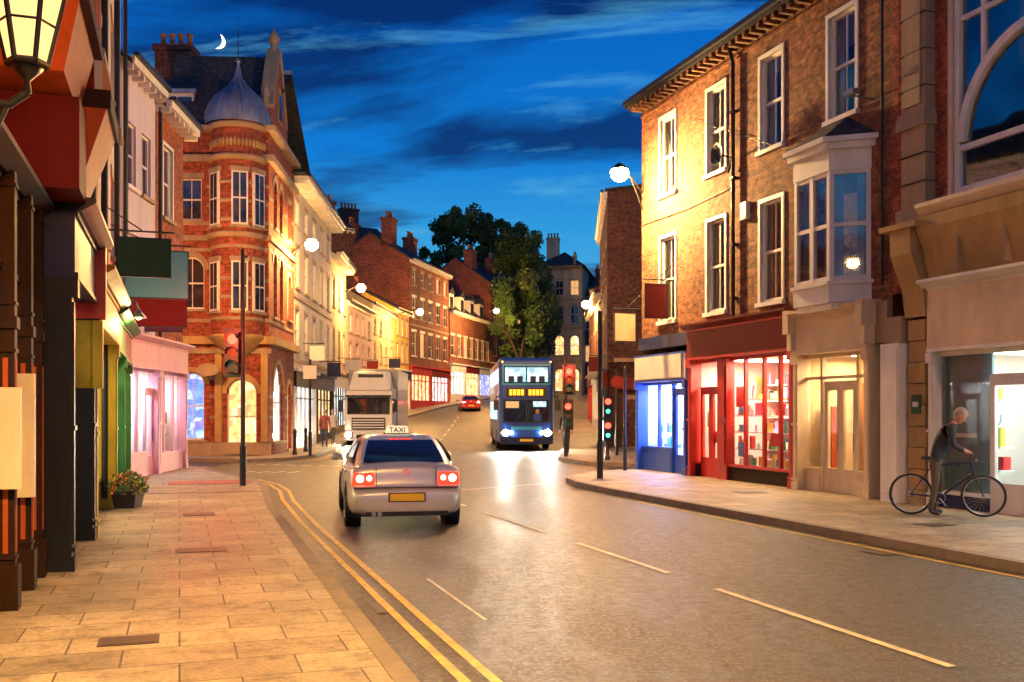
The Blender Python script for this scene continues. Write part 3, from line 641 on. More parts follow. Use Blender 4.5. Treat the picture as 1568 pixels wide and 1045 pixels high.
b=lb('shop_house',14.2,18.8); L=b.L
facade(b,0,L,3.7,12.4,[W(.8,1.8,4.9,6.6,frame='cream_p'),W(2.8,3.8,4.9,6.6,frame='cream_p'),W(.8,1.8,8.2,10),W(2.8,3.8,8.2,10)],'stucco_cream'); body(b,L,8,12.4,'stucco_cream','gable',2.5,.3,-.5)
shopfront(b,0,L,2.95,3.6,'olive_p','olive_p',.6,None,(1.5,),((2.6,3.6),),2,(1,.8,.4),160,.3,pil=.22)
q=b.m('pipes'); q.pipe([(.6,-.12,12.4),(.6,-.12,3.8)],.06,'white_p'); q.pipe([(2.2,-.1,12.4),(2.2,-.1,3.8)],.05,'iron'); q.pipe([(4.4,-.12,12.4),(4.4,-.12,.3)],.06,'iron')
q.box(.2,1.2,-.3,0,7.3,7.45,'stone'); q.box(2.4,4.2,-.25,0,7.3,7.42,'stone'); q.box(0,L,-.3,0,12.2,12.4,'white_p')
q.box(-.25,-.04,-.44,-.02,3.0,3.95,'red_p'); q.box(-.2,-.05,-.4,-.02,2.1,2.98,'olive_p')
b.finish()
b=lb('shop_house',18.8,25.8); L=b.L
facade(b,0,L,3.7,12.0,[W(1,2,5,6.7),W(3.4,4.4,5,6.7),W(5.4,6.4,5,6.7),W(1,2,8.2,10),W(3.4,4.4,8.2,10),W(5.4,6.4,8.2,10)],'stucco_w'); body(b,L,8,12.0,'stucco_w','gable',2.5,.3,-.5)
shopfront(b,0,3.4,2.9,3.5,'green_p','green_p',.6,None,(1.2,),((2.2,3.1),),2,(1,.85,.5),140,.26,pil=.2)
shopfront(b,3.5,L,2.9,3.6,'green_p','maroon_sign',.6,None,(4.6,),((5.6,6.5),),2,(1,.85,.5),140,.22,pil=.2)
q=b.m('pipes'); q.pipe([(3.45,-.12,12),(3.45,-.12,.2)],.06,'iron'); q.pipe([(6.8,-.12,12),(6.8,-.12,3.6)],.05,'iron'); q.box(0,L,-.35,0,11.8,12,'iron')
for x in (1.5,4.6): q.torus((x,-.35,4.2),(0,1,0),.25,.015,'iron',20,6)
b.finish()
hang_sign('hanging_sign',-1.15,19.6,.98,4.3,4.98,'green_sign')
hang_sign('hanging_sign',-1.33,22.8,1.5,4.25,5.25,'teal_sign')
hang_sign('hanging_sign',-1.3,25.4,1.45,3.85,4.55,'maroon_sign')
hang_sign('hanging_sign',-.9,27.6,.95,3.9,4.5,'purple_sign')
gp=S(-.95,20.5); r=empty('gooseneck_wall_lamp',(gp[0],gp[1],3.7),TH); mb=MB()
mb.pipe([(-.35,0,.0),(-.2,0,.22),(0,0,.28),(.16,0,.2),(.2,0,.06)],.02,'grey_metal'); mb.lathe(.2,0,[(.03,.08),(.05,.03),(.16,-.1),(.15,-.1)],'grey_metal',14); mb.ball((.2,0,-.07),.07,'lantern_gl'); mb.build('lamp',r); light('gooseneck_light','POINT',(.25,-.1,-.25),(1,.7,.3),130,r,.08)
lp=S(-1.02,7.75); r=empty('ornate_lantern',(lp[0],lp[1],4.25),TH); mb=MB()
k=6
def hexr(R,z): return [(R*math.cos(2*math.pi*i/k),R*math.sin(2*math.pi*i/k),z) for i in range(k)]
ra,rb=hexr(.13,.0),hexr(.24,.5)
for i in range(k):
    j=(i+1)%k; mb.quad(ra[i],ra[j],rb[j],rb[i],'lantern_gl'); mb.cyl(ra[i],rb[i],.02,.02,'iron',6); mb.cyl(rb[i],rb[j],.025,.025,'iron',6); mb.cyl(ra[i],ra[j],.025,.025,'iron',6)
    mb.tri(rb[i],rb[j],(0,0,.75),'iron')
    p1=Vector(ra[i]).lerp(Vector(rb[i]),.55); p2=Vector(ra[j]).lerp(Vector(rb[j]),.55); mb.cyl(p1,p2,.01,.01,'iron',5)
mb.lathe(0,0,[(.0,-.22),(.03,-.2),(.02,-.12),(.08,-.06),(.13,-.0),(.0,.0)],'iron',12); mb.lathe(0,0,[(.05,.72),(.06,.8),(.02,.84),(.05,.9),(0,.98)],'iron',12)
mb.pipe([(0,0,-.2),(-.12,0,-.3),(-.63,0,-.25)],.03,'iron'); mb.pipe([(-.63,0,-.8),(-.25,0,-.6),(-.12,0,-.28)],.022,'iron'); mb.torus((-.3,0,-.42),(0,1,0),.09,.015,'iron',20,6)
mb.build('lantern',r); light('lantern_light','POINT',(.45,.5,.1),(1,.36,.08),130,r,.2)
pp=S(-.85,18.6); r=empty('flower_planter',(pp[0],pp[1],H)); mb=MB(); mb.taper((-.17,.17,-.17,.17,0),(-.22,.22,-.22,.22,.3),'plastic_blk')
for i in range(700):
    a=random.uniform(0,6.28); t=random.random(); R=.34*math.sqrt(random.random()); z=.25+.42*t*(1-R); p=Vector((R*math.cos(a),R*math.sin(a),z)); d=Vector((random.gauss(0,1),random.gauss(0,1),random.gauss(0,1))).normalized()*.035; e=d.orthogonal().normalized()*.02
    mb.quad(p-d,p+e,p+d,p-e,random.choice(['leaf_a','leaf_c','leaf_a','leaf_a','leaf_c','flower_r','flower_y']))
mb.build('plants',r)
b=Bld('rendered_town_house',S(-1.35,25.85),S(-.62,28.5),0); L=b.L
facade(b,0,L,3.7,10.4,[W(.4,1.15,7.4,9.0,sill='white_p',lintel=None),W(1.6,2.35,7.4,9.0,lintel=None),W(.5,1.3,4.7,6.2,lintel=None)],'stucco_lilac'); body(b,L,7,10.4,'stucco_lilac','gable',2.5,.3,-.5)
shopfront(b,0,L,2.9,3.6,'pink_p','pink_p',.7,None,(1.3,),((2.0,2.6),),2,(.75,.85,1),150,.12,disp=1.9)
eaves(b,-.05,L,10.4,.35,'white_p'); chimney(b,.6,3,11.5,1.2,.8,1.9,'brick_far'); b.m('pipe').pipe([(.1,-.1,10.3),(.1,-.1,3.6)],.05,'black_p'); b.finish()
b=Bld('brick_town_house',S(-.62,28.5),S(.1,31.2),0); L=b.L
facade(b,0,L,3.7,10.2,[W(.7,1.6,7.2,9.2,lintel=None,surround='white_p'),W(.7,1.6,4.5,6.2,lintel=None,surround='white_p')],'brick_red'); body(b,L,7,10.2,'brick_red','gable',2.4,.3,-.5)
shopfront(b,0,L,2.9,3.6,'pink_p','pink_p',.6,None,(.9,1.8),(),2,(1,.7,.8),90,.12,disp=1.8)
eaves(b,0,L+.2,10.2,.45,'white_p'); b.m('pipe').pipe([(.05,-.12,10),(.05,-.12,3.6)],.05,'black_p'); b.finish()
# ---------------------------------------------------------------- Victorian corner building
b=Bld('victorian_corner_building',(-16.5,38),(-9.28,38),0); L=b.L
ops=[W(3.8,4.75,.7,3.3,arch=True,glass='glow_blue',bars=1,lintel='stone_y'),W(5.6,6.75,.15,3.05,arch=True,glass='glow_warm',bars=1,lintel='stone_y'),
     W(3.75,4.75,5.7,7.7,arch=True,bars=1),W(3.8,4.65,9.1,10.7,bars=1),W(.8,1.8,5.7,7.7,arch=True),W(.8,1.7,9.1,10.7),W(1.2,2.4,.7,3.3,arch=True,glass='glow_blue',lintel='stone_y')]
facade(b,0,L,-.3,12.6,ops,'brick_red',.22)
T=b.m('stone_trim')
for z,pj,hh,mt in ((4.35,.28,.3,'stone_y'),(4.0,.1,.2,'stone'),(8.3,.12,.2,'stone'),(11.3,.22,.25,'stone'),(12.45,.3,.2,'stone'),(.02,.1,.6,'stone')): T.box(0,L+pj,-pj,-.003,z,z+hh,mt)
for z in (5.2,6.0,6.7,7.9,8.9,9.6,10.3,1.5,2.3,3.0):
    xs=[0]+sorted(v for q in ops if q['z0']-.1<z<q['z1']+.15 for v in (q['x0']-.21,q['x1']+.21))+[L]
    for i in range(0,len(xs),2):
        if xs[i+1]>xs[i]: T.box(xs[i],xs[i+1],-.025,-.002,z,z+.13,'stone')
for xx in (3.35,5.2,6.95): T.box(xx,xx+.25,-.16,-.003,.63,3.99,'stone_y')
tx,ty=6.05,.0
Tu=b.m('turret')
def rwall(R,za,zb,mat,a0=-math.pi,a1=0,n=22):
    for i in range(n):
        p=a0+(a1-a0)*i/n; q=a0+(a1-a0)*(i+1)/n
        Tu.add([(tx+R*math.cos(p),ty+R*math.sin(p),za),(tx+R*math.cos(q),ty+R*math.sin(q),za),(tx+R*math.cos(q),ty+R*math.sin(q),zb),(tx+R*math.cos(p),ty+R*math.sin(p),zb)],[(0,1,2,3)],mat,False)
rwall(.98,4.66,12.7,'brick_red'); 
Tu.lathe(tx,ty,[(.3,3.9),(.7,4.2),(1.08,4.55),(1.12,4.66),(.98,4.7)],'stone_y',28)
for z in (5.2,6.0,6.7,7.9,8.9,9.6,10.3): Tu.lathe(tx,ty,[(.98,z),(1.005,z),(1.005,z+.13),(.98,z+.13)],'stone',28)
for z in (8.3,11.2,12.4): Tu.lathe(tx,ty,[(.98,z),(1.12,z+.05),(1.15,z+.18),(.98,z+.22)],'stone',28)
for i in range(22):
    a=-math.pi*i/22; Tu.ball((tx+1.0*math.cos(a),ty+1.0*math.sin(a),11.85),(.07,.07,.16),'stone_y',6,5)
for ang in (-2.35,-1.25,-.45):
    for za,zb in ((5.55,7.4),(8.75,10.75)):
        Tu.M=Matrix.Translation((tx,ty,0))@Matrix.Rotation(ang+math.pi/2,4,'Z')
        Tu.box(-.3,.3,-1.03,-.9,za,zb,'white_p'); Tu.box(-.24,-.02,-1.036,-1.03,za+.08,(za+zb)/2-.03,'glass_dark'); Tu.box(.02,.24,-1.036,-1.03,za+.08,(za+zb)/2-.03,'glass_dark')
        Tu.box(-.24,-.02,-1.036,-1.03,(za+zb)/2+.03,zb-.06,'glass_dark'); Tu.box(.02,.24,-1.036,-1.03,(za+zb)/2+.03,zb-.06,'glass_dark')
        Tu.box(-.38,.38,-1.08,-.9,za-.1,za,'stone'); Tu.box(-.36,.36,-1.05,-.9,zb,zb+.18,'stone'); Tu.M=Matrix()
D=b.m('dome'); D.lathe(tx,ty,[(1.2,12.62),(1.22,12.8),(1.2,13.05),(1.08,13.4),(.86,13.72),(.58,13.97),(.34,14.2),(.19,14.45),(.1,14.8),(.05,15.05),(.1,15.12),(.1,15.2),(0,15.3)],'lead',32)
for i in range(16):
    a=2*math.pi*i/16; pr=[(1.23,12.8),(1.21,13.05),(1.09,13.4),(.87,13.73),(.59,13.98),(.35,14.21),(.2,14.45)]
    D.pipe([(tx+r_*math.cos(a),ty+r_*math.sin(a),z_) for r_,z_ in pr],.025,'lead',5)
D.cyl((tx,ty,15.2),(tx,ty,16.9),.02,.008,'iron',6)
R=b.m('roof'); R.quad((-.2,-.2,12.6),(L,-.2,12.6),(L,4,16.0),(-.2,4,16.0),'slate'); R.quad((-.2,8,12.6),(L,8,12.6),(L,4,16.0),(-.2,4,16.0),'slate'); b.m('walls').quad((0,0,-.3),(0,8,-.3),(0,8,12.6),(0,0,12.6),'brick_red')
R.box(-.2,L,3.9,4.1,15.98,16.15,'lead')
dm=b.m('dormer'); dm.box(2.9,4.2,.5,2.6,12.7,14.1,'white_p'); dm.box(2.98,3.5,.47,.5,13.2,13.95,'glass_dark'); dm.box(3.58,4.12,.47,.5,13.2,13.95,'glass_dark'); dm.box(2.8,4.3,.4,2.8,14.1,14.25,'lead')
chimney(b,2.35,4,15.5,1.5,1.0,1.6,'brick_far',4)
LM=math.hypot(.32,5.8)
b.M=Matrix.Translation((L,0,0))@Matrix.Rotation(math.atan2(5.8,-.32),4,'Z')
ops=[W(.9,3.2,.6,3.7,arch=True,glass='glow_white',bars=2,lintel='stone_y'),W(4.1,5.1,.2,3.0,arch=True,glass='glow_warm',lintel='stone_y'),W(.9,1.7,5.5,8.0,arch=True),W(2.3,3.1,5.5,8.0,arch=True),W(4.2,5.1,5.7,7.6,arch=True),W(1.0,1.7,9.0,10.9,arch=True),W(2.3,3.0,9.0,10.9,arch=True),W(4.2,5.0,9.1,10.7)]
facade(b,0,LM,-.3,12.6,ops,'brick_red',.22)
T=b.m('stone_trim')
for z,pj,hh,mt in ((4.35,.28,.3,'stone_y'),(8.3,.12,.2,'stone'),(11.3,.22,.25,'stone'),(12.45,.3,.2,'stone')): T.box(0,LM,-pj,-.003,z,z+hh,mt)
for z in (5.2,7.9,8.9,9.9,1.5,2.3):
    xs=[0]+sorted(v for q in ops if q['z0']-.1<z<q['z1']+.2 for v in (q['x0']-.21,q['x1']+.21))+[LM]
    for i in range(0,len(xs),2):
        if xs[i+1]>xs[i]: T.box(xs[i],xs[i+1],-.03,-.002,z,z+.13,'stone')
gb=b.m('gable'); gp_=[(0,12.65),(3.9,12.65),(3.9,13.4),(3.5,13.5),(2.35,15.6),(1.95,16.2),(1.55,15.6),(.4,13.5),(0,13.4)]
gb.prism(gp_,-.05,.35,'brick_red')
for a,c in zip(gp_[3:8],gp_[4:9]):
    if abs(a[0]-c[0])>.05:
        d=Vector((c[0]-a[0],c[1]-a[1])).normalized(); nn=Vector((-d.y,d.x))*-.14
        gb.prism([a,c,(c[0]+nn.x,c[1]+nn.y),(a[0]+nn.x,a[1]+nn.y)],-.12,.42,'stone')
gb.lathe(1.95,.15,[(.22,16.1),(.25,16.3),(.12,16.4),(.2,16.6),(.22,16.8),(.08,17.0),(0,17.2)],'stone',12)
for x in (.2,3.7): gb.lathe(x,.15,[(.2,13.3),(.22,13.5),(.1,13.8),(.16,14),(0,14.4)],'stone',10)
gb.box(1.55,2.35,-.1,-.05,13.3,14.7,'stone_y'); gb.box(1.7,2.2,-.12,-.1,13.45,14.5,'glass_dark')
R=b.m('roof'); R.quad((0,.3,12.65),(1.95,.3,16.0),(1.95,4,16.0),(0,4,12.65),'slate'); R.quad((3.9,.3,12.65),(1.95,.3,16.0),(1.95,4,16.0),(3.9,4,12.65),'slate')
b.M=Matrix(); b.finish()
# ---------------------------------------------------------------- generic far buildings
def far(name,A,B,h,D,wall,rows,shops=None,roof='gable',rh=2.4,over=.35,ch=(),eav=.35,em='white_p',z=None,band=None):
    b=Bld(name,A,B,z); L=b.L; ops=[]
    for r_ in rows:
        z0,z1,n,w=r_[:4]; k=r_[4] if len(r_)>4 else {}
        for i in range(n):
            c=L*(i+.5)/n; kk=dict(k)
            if 'glass' not in kk and random.random()<.14: kk['glass']='dim_room'
            ops.append(W(c-w/2,c+w/2,z0,z1,**kk))
    zb=3.6 if shops else -1.5
    facade(b,0,L,zb,h,ops,wall); body(b,L,D,h,wall,roof,rh,over,-2)
    if eav: eaves(b,0,L,h,eav,em)
    if band:
        for zz in band: b.m('stone_trim').box(0,L,-.06,-.003,zz,zz+.15,'stone')
    if shops:
        n=len(shops); S_=b.m('shopfront')
        for i,(fm,gl,pm_) in enumerate(shops):
            a=L*i/n; c=L*(i+1)/n
            S_.box(a,a+.25,-.12,.1,-1.5,2.9,pm_); S_.box(c-.25,c,-.12,.1,-1.5,2.9,pm_); S_.box(a,c,-.2,.1,2.9,3.58,fm); S_.box(a,c,-.32,.1,3.582,3.72,pm_)
            S_.box(a+.25,c-.25,-.02,.1,-1.5,.6,pm_)
            S_.quad((a+.25,.08,.6),(c-.25,.08,.6),(c-.25,.08,2.9),(a+.25,.08,2.9),gl)
            m_=max(2,int((c-a)/1.1))
            for j in range(1,m_): xx=a+.25+(c-a-.5)*j/m_; S_.box(xx-.04,xx+.04,.0,.085,.6,2.9,pm_)
            S_.box(a+.25,c-.25,.0,.085,2.35,2.42,pm_)
    for c in ch: chimney(b,*c)
    return b
r3=[(4.6,6.4,5,1.0,dict(hb=1)),(7.4,9.2,5,1.0,dict(hb=1)),(10.1,11.3,5,.9)]
b=far('white_stucco_house',(-9.72,44.0),(-10.25,56.5),12.2,8,'stucco_w',r3,[('black_p','glow_white','white_p'),('navy_p','glow_warm','black_p')],'hip',2.2,.7,ch=[(11,3,13,1.4,.8,2,'brick_far',4)],eav=.75,band=(4.0,6.9)); b.finish()
b=far('stone_bank_house',(-10.35,57),(-10.75,64.5),10.6,8,'stucco_cream',[(4.5,6.3,3,1.1),(7.6,9.3,3,1.0)],[('white_p','glow_white','black_p')],'gable',2,.3,ch=[(6.5,3,11.5,1.6,.8,3,'brick_dark',4),(1,3,11.5,1.6,.8,3,'brick_dark',4)],eav=.6); b.finish()
b=far('pink_terrace_house',(-10.8,65.2),(-10.4,74),8.4,8,'stucco_pink',[(4.3,5.7,4,.9),(6.4,7.6,4,.9)],[('maroon','glow_warm','white_p'),('navy_p','glow_white','white_p')],'gable',2.2,ch=[(8.4,3,9.5,1.2,.8,1.6,'brick_far',3)],eav=.2,z=.7); b.finish()
b=far('cream_terrace_house',(-10.4,74),(-9.9,83.5),8.6,8,'stucco_cream',[(4.3,5.7,4,.9),(6.4,7.6,4,.9)],[('green_sign','glow_warm','white_p'),('maroon','glow_warm','white_p')],'gable',2.2,ch=[(8.4,3,9.5,1.2,.8,1.6,'brick_far',3)],eav=.2); b.finish()
b=far('yellow_house',(-9.85,83.6),(-9.15,88.4),8.8,6,'stucco_y',[(4.3,5.9,3,.8),(6.6,8.0,3,.8)],[('navy_p','glow_warm','white_p')],'gable',1.6,eav=.25); b.finish()
b=far('tall_brick_house',(-9.1,88.6),(-6.4,100.4),13.2,7.5,'brick_far',[(4.6,6.8,5,1.2,dict(sill='white_p',lintel='white_p')),(8.0,9.9,5,1.1,dict(lintel='white_p')),(11,12.4,5,1.0)],[('red_p','glow_warm','red_p'),('maroon','glow_white','red_p')],'gable',2.4,ch=[(.7,2.2,14.4,1.4,1,2.6,'brick_far',4),(.7,5.8,14.4,1.0,1.2,2.2,'brick_far',3),(11,3.7,14.8,1.6,1,2.2,'brick_far',4)],eav=.45,band=(7.3,)); b.finish()
b=far('white_shop_row',(-6.3,100.6),(-2.5,115),9.0,8,'brick_far',[(4.5,6.6,7,1.2,dict(sill='white_p',lintel='white_p'))],[('white_p','glow_white','white_p'),('maroon','glow_warm','white_p'),('white_p','glow_blue','white_p')],'gable',3.4,ch=[(7,4,11.5,1.4,1,2,'brick_far',3)],eav=.5)
for i in range(4):
    x=1.8+i*3.6; q=b.m('dormer'); q.box(x-.7,x+.7,.4,2.6,9.1,10.9,'white_p'); q.box(x-.5,x+.5,.37,.4,9.4,10.6,'glass_dark'); q.prism([(x-.9,10.9),(x+.9,10.9),(x,11.6)],.3,2.8,'slate')
b.finish()
b=far('brick_gable_house',(-2.4,115.2),(1.4,126),12.8,9,'brick_far',[(4.5,6.6,4,1.2),(8,10,4,1.2)],[('maroon','glow_warm','white_p'),('white_p','glow_white','white_p')],'gable',3.2,ch=[(1,3,14,1.6,1,3,'brick_far',4),(8,3,14,1.6,1,3,'brick_far',4)]); b.finish()
b=far('rear_brick_house',(-21,92),(-11.5,98),15.5,9,'brick_dark',[(8,9.5,4,1.1),(11,12.5,4,1.1)],None,'gable',2.6,ch=[(2,4,17,1.8,1,2.8,'brick_dark',5),(8,4,17,1.8,1,2.8,'brick_dark',5)]); b.finish()
b=far('rear_brick_house',(-16,72),(-12,75),14.5,8,'brick_dark',[(8,9.5,2,1.0)],None,'gable',2.0,ch=[(1.2,3,15,1.6,1,2.4,'brick_dark',4),(4,3,15,1.6,1,2.0,'brick_dark',4)]); b.finish()
b=far('brick_corner_house',(5.2,59),(4.4,46),11.9,11,'brick_dark',[(4.6,6.4,4,1.0),(8,9.6,4,1.0)],[('navy_p','glow_warm','black_p'),('maroon','glow_warm','black_p')],'gable',.6,.1,eav=.2)
b.M=Matrix.Translation((b.L,0,0))@Matrix.Rotation(math.pi/2,4,'Z')
facade(b,.01,7,-.3,4.0,[W(1.0,2.0,.1,2.3,glass='glow_warm',lintel='stone'),W(3,4.4,.9,2.6,glass='dim_room'),W(5.3,6.4,.9,2.6,glass='dim_room')],'brick_dark')
b.m('shopfront').box(.4,3.2,-.35,-.02,2.75,3.3,'maroon_sign'); b.m('shopfront').box(.3,7,-.12,-.02,4.02,4.2,'stone')
b.M=Matrix(); b.finish()
b=far('right_shop_house',(5.9,76),(5.3,60),8.3,9,'brick_far',[(4.3,6.3,5,1.0)],[('maroon','glow_warm','red_p'),('white_p','glow_warm','white_p')],'gable',2,ch=[(3,3,9,1.4,.9,1.8,'brick_far',3)]); b.finish()
b=far('right_brick_house',(8.8,101),(6.4,78),9.5,9,'brick_far',[(4.3,6.0,7,1.0),(7,8.5,7,1.0)],[('red_p','glow_warm','red_p'),('white_p','glow_warm','white_p')],'gable',2.4,ch=[(4,3,10.5,1.4,.9,2,'brick_far',3),(12,3,10.5,1.4,.9,2,'brick_far',3)]); b.finish()
b=far('cream_italianate_building',(3.0,120),(8.4,119),15.5,10,'stucco_cream',[(.5,3.2,3,1.1,dict(arch=True,glass='glow_warm')),(4.8,7.2,3,1.1,dict(arch=True,glass='glow_warm')),(8.6,10.8,3,1.0,dict(arch=True)),(12,13.8,3,1.0)],None,'hip',2.5,.4,ch=[(1.4,4,16.2,1.5,1,3.4,'stucco_cream',4)],eav=.6,em='stone',band=(4,8,11.4)); b.m('finial').lathe(4.6,0,[(.3,15.5),(.15,16),(.3,16.6),(0,17.4)],'stone',8); b.finish()
b=far('end_terrace_house',(8.4,122),(22,122),12,10,'brick_far',[(4,6,6,1.1,dict(glass='dim_room')),(8,10,6,1.1)],None,'gable',3,ch=[(3,4,13.5,1.6,1,2.4,'brick_far',4),(8,4,13.5,1.6,1,2.4,'brick_far',4)]); b.finish()
b=far('end_terrace_house',(-12,138),(4,142),13,10,'brick_dark',[(4,6,6,1.1),(8,10,6,1.1)],None,'gable',3,ch=[(3,4,14.5,1.6,1,2.4,'brick_dark',4)]); b.finish()
b=far('side_street_house',(9.6,33.5),(18,31),7.5,7,'brick_brown',[(4.5,6,4,1)],[('navy_p','glow_warm','black_p'),('navy_p','glow_warm','black_p')],'gable',2); b.finish()
b=far('side_street_house',(-32,41),(-16.6,41),9.5,7,'brick_far',[(4.5,6,6,1),(7.2,8.5,6,1)],[('navy_p','glow_warm','black_p'),('maroon','glow_white','black_p')],'gable',2); b.finish()
# ---------------------------------------------------------------- trees
def tree(name,x,y,h,cr,z0,n=9000,leaf=.34,nc=70):
    r=empty(name,(x,y,g(y))); t=MB(); rnd=random.Random(int(x*10+y))
    def br(p,d,l,r0,dep):
        q=p+d*l; t.cyl(p,q,r0,r0*.68,'bark',7,False)
        if dep==0: return
        for i in range(rnd.choice([2,3,3])):
            nd=(d+Vector((rnd.uniform(-.7,.7),rnd.uniform(-.7,.7),rnd.uniform(-.1,.5)))).normalized(); br(q,nd,l*rnd.uniform(.6,.8),r0*.6,dep-1)
    br(Vector((0,0,0)),Vector((0,0,1)),h*.22,.3,3)
    t.build('trunk',r)
    lf=MB(); cl=[]
    for i in range(nc):
        th=rnd.uniform(0,6.28); zz=rnd.uniform(0,1); R=cr*math.sqrt(max(0,1-(2*zz-1)**2))*rnd.uniform(.4,1.02)
        cl.append((Vector((R*math.cos(th),R*math.sin(th),z0+(h-z0)*zz)),rnd.uniform(.55,1.25),rnd.choice(['leaf_a','leaf_b','leaf_b','leaf_c'])))
    for i in range(n):
        c,s,mt=rnd.choice(cl); v=Vector((rnd.gauss(0,1),rnd.gauss(0,1),rnd.gauss(0,1))).normalized()*s*rnd.uniform(.4,1.1)
        p=c+v; d=Vector((rnd.gauss(0,1),rnd.gauss(0,1),rnd.gauss(0,1))).normalized()*leaf*rnd.uniform(.5,.9); e=d.orthogonal().normalized()*leaf*.4
        lf.quad(p-d,p+e,p+d,p-e,mt)
    lf.build('foliage',r)
tree('tree',.9,109,18.6,3.6,2.6,20000)
tree('tree',2.8,114,15,2.6,4,7000)
tree('tree',-6.8,134,24.5,5.6,10,12000,.5)
tree('tree',-1.6,131,22,3.4,8,7000,.45)
# ---------------------------------------------------------------- lamps further
for bx,hd,pw in (((-9.75,43.5,8.7),(-8.45,42,8.85),2900),((-10.7,62,9.1),(-9.4,62,9.5),3200),((-10,81,9.6),(-7.4,80,9.8),4400),((-2.9,104,12),(-1.6,101,12.0),6500),((5.6,68,8.9),(4.9,66,8.9),3600)):
    wall_lamp('street_lamp',bx,hd,'lamp_hot',WARM,pw,k=1.5)
sp=S(12.7,6.0); hp=S(10.6,6.0); wall_lamp('street_lamp',(sp[0],sp[1],8.2),(hp[0],hp[1],8.3),'lamp_hot',(1,.42,.11),2000,spot=140)
sp=S(-1.6,3.0); hp=S(1.1,3.2); wall_lamp('street_lamp',(sp[0],sp[1],7.0),(hp[0],hp[1],7.2),'lamp_hot',(1,.56,.13),7200,spot=138)
sp=S(-1.6,31.25); hp=S(-1.6,32.3); wall_lamp('street_lamp',(sp[0],sp[1],6.6),(hp[0],hp[1],6.8),'lamp_hot',(1,.42,.10),3200)
# ---------------------------------------------------------------- traffic signals
def signal_head(mb,x,y,z,red=True,w=.26):
    mb.box(x-w/2,x+w/2,y-.02,y+.14,z,z+.92,'plastic_blk'); mb.box(x-w/2-.1,x+w/2+.1,y+.14,y+.16,z-.1,z+1.02,'plastic_blk')
    for i,m_ in enumerate(('sig_off_g','sig_off_a','sig_red' if red else 'sig_off_a')):
        zz=z+.16+i*.3; mb.cyl((x,y-.03,zz),(x,y-.02,zz),.115,.115,m_,18)
        for k in range(9):
            a=math.pi*k/8; b_=math.pi*(k+1)/8
            mb.quad((x+.125*math.cos(a),y-.02,zz+.125*math.sin(a)),(x+.125*math.cos(b_),y-.02,zz+.125*math.sin(b_)),(x+.125*math.cos(b_),y-.2,zz+.125*math.sin(b_)),(x+.125*math.cos(a),y-.2,zz+.125*math.sin(a)),'plastic_blk')
def post(mb,h,r=.055): mb.cyl((0,0,0),(0,0,h),r,r*.9,'iron',12); mb.cyl((0,0,0),(0,0,.9),r*1.35,r*1.35,'iron',12); mb.ball((0,0,h),(r,r,r),'iron')
r=empty('traffic_light',(-6.08,22.5,H)); mb=MB(); post(mb,5.3); signal_head(mb,-.22,-.05,2.55); mb.box(-.14,0,-.02,.02,2.7,2.75,'iron'); mb.box(-.14,0,-.02,.02,3.3,3.35,'iron'); mb.box(-.02,.1,-.02,.1,5.15,5.2,'iron'); mb.build('signal',r)
light('red_signal_light','POINT',(-.3,-1.3,3.35),(1,.04,.02),330,r,.1)
r=empty('traffic_light',(2.2,24.9,H)); mb=MB(); post(mb,4.15,.06)
for z,m_ in ((1.55,'sig_grn'),(.95,'sig_grn')):
    mb.box(.08,.3,-.12,.12,z,z+.5,'plastic_blk'); mb.cyl((.19,-.13,z+.13),(.19,-.12,z+.13),.05,.05,m_,14); mb.cyl((.19,-.13,z+.37),(.19,-.12,z+.37),.075,.075,'sig_red',14)
mb.build('signal',r)
r=empty('traffic_light',(2.0,37,H+0)); mb=MB(); post(mb,3.7); signal_head(mb,.12,-.12,2.4,True,.3); signal_head(mb,.08,-.1,1.1,True,.2); mb.build('signal',r); light('red_signal_light','POINT',(.12,-1.0,3.2),(1,.05,.03),200,r,.1)
r=empty('traffic_light',(3.2,28.2,H)); mb=MB(); post(mb,2.9,.04); mb.build('signal',r)
r=empty('sign_post',(-7.6,37.5,H)); mb=MB(); post(mb,3.6,.05); mb.box(-.25,.25,-.07,-.05,2.9,3.4,'white_p'); mb.build('post',r)
r=empty('sign_post',(4.0,38,H)); mb=MB(); post(mb,3.2,.05); mb.cyl((0,-.07,2.8),(0,-.06,2.8),.24,.24,'maroon_sign',20); mb.build('post',r)
def boll(x,y):
    r=empty('bollard',(x,y,H+g(y))); mb=MB(); mb.lathe(0,0,[(.1,0),(.1,.1),(.07,.15),(.06,.8),(.08,.85),(.08,.9),(.05,.98),(0,1.0)],'iron',12); mb.build('bollard_body',r)
for p in ((3.3,34.5),(4.5,33.2),(5.6,32.4),(-8.4,38.5),(-8.6,41.5)): boll(*p)
for (x,y,z0,w,m_) in ((-9.2,47,4.2,.7,'white_p'),(-9.3,52,3.6,.7,'navy_p'),(-9.6,60,4.2,.9,'white_p'),(-9.8,70,4.6,.8,'maroon_sign'),(-9.2,78,5.2,.9,'navy_p'),(4.2,50,3.8,.7,'maroon_sign'),(4.6,56,3.6,.7,'cream_p')):
    r=empty('hanging_sign',(x,y,z0)); mb=MB(); mb.box(-w/2,w/2,-.03,.03,0,.7,m_); mb.box(-w/2-.5 if x<0 else -w/2,w/2 if x<0 else w/2+.5,-.015,.015,.78,.82,'iron'); mb.box(-w/2,w/2,-.035,.035,.7,.73,'iron'); mb.build('board',r)
r=empty('oval_sign',(-11.35,37.2,3.35)); mb=MB(); 
mb.prism([(.42*math.cos(i*math.pi/12),.24*math.sin(i*math.pi/12)) for i in range(24)],-.04,.04,'stone'); mb.box(-.02,.02,0,.8,.2,.24,'iron'); mb.build('board',r)
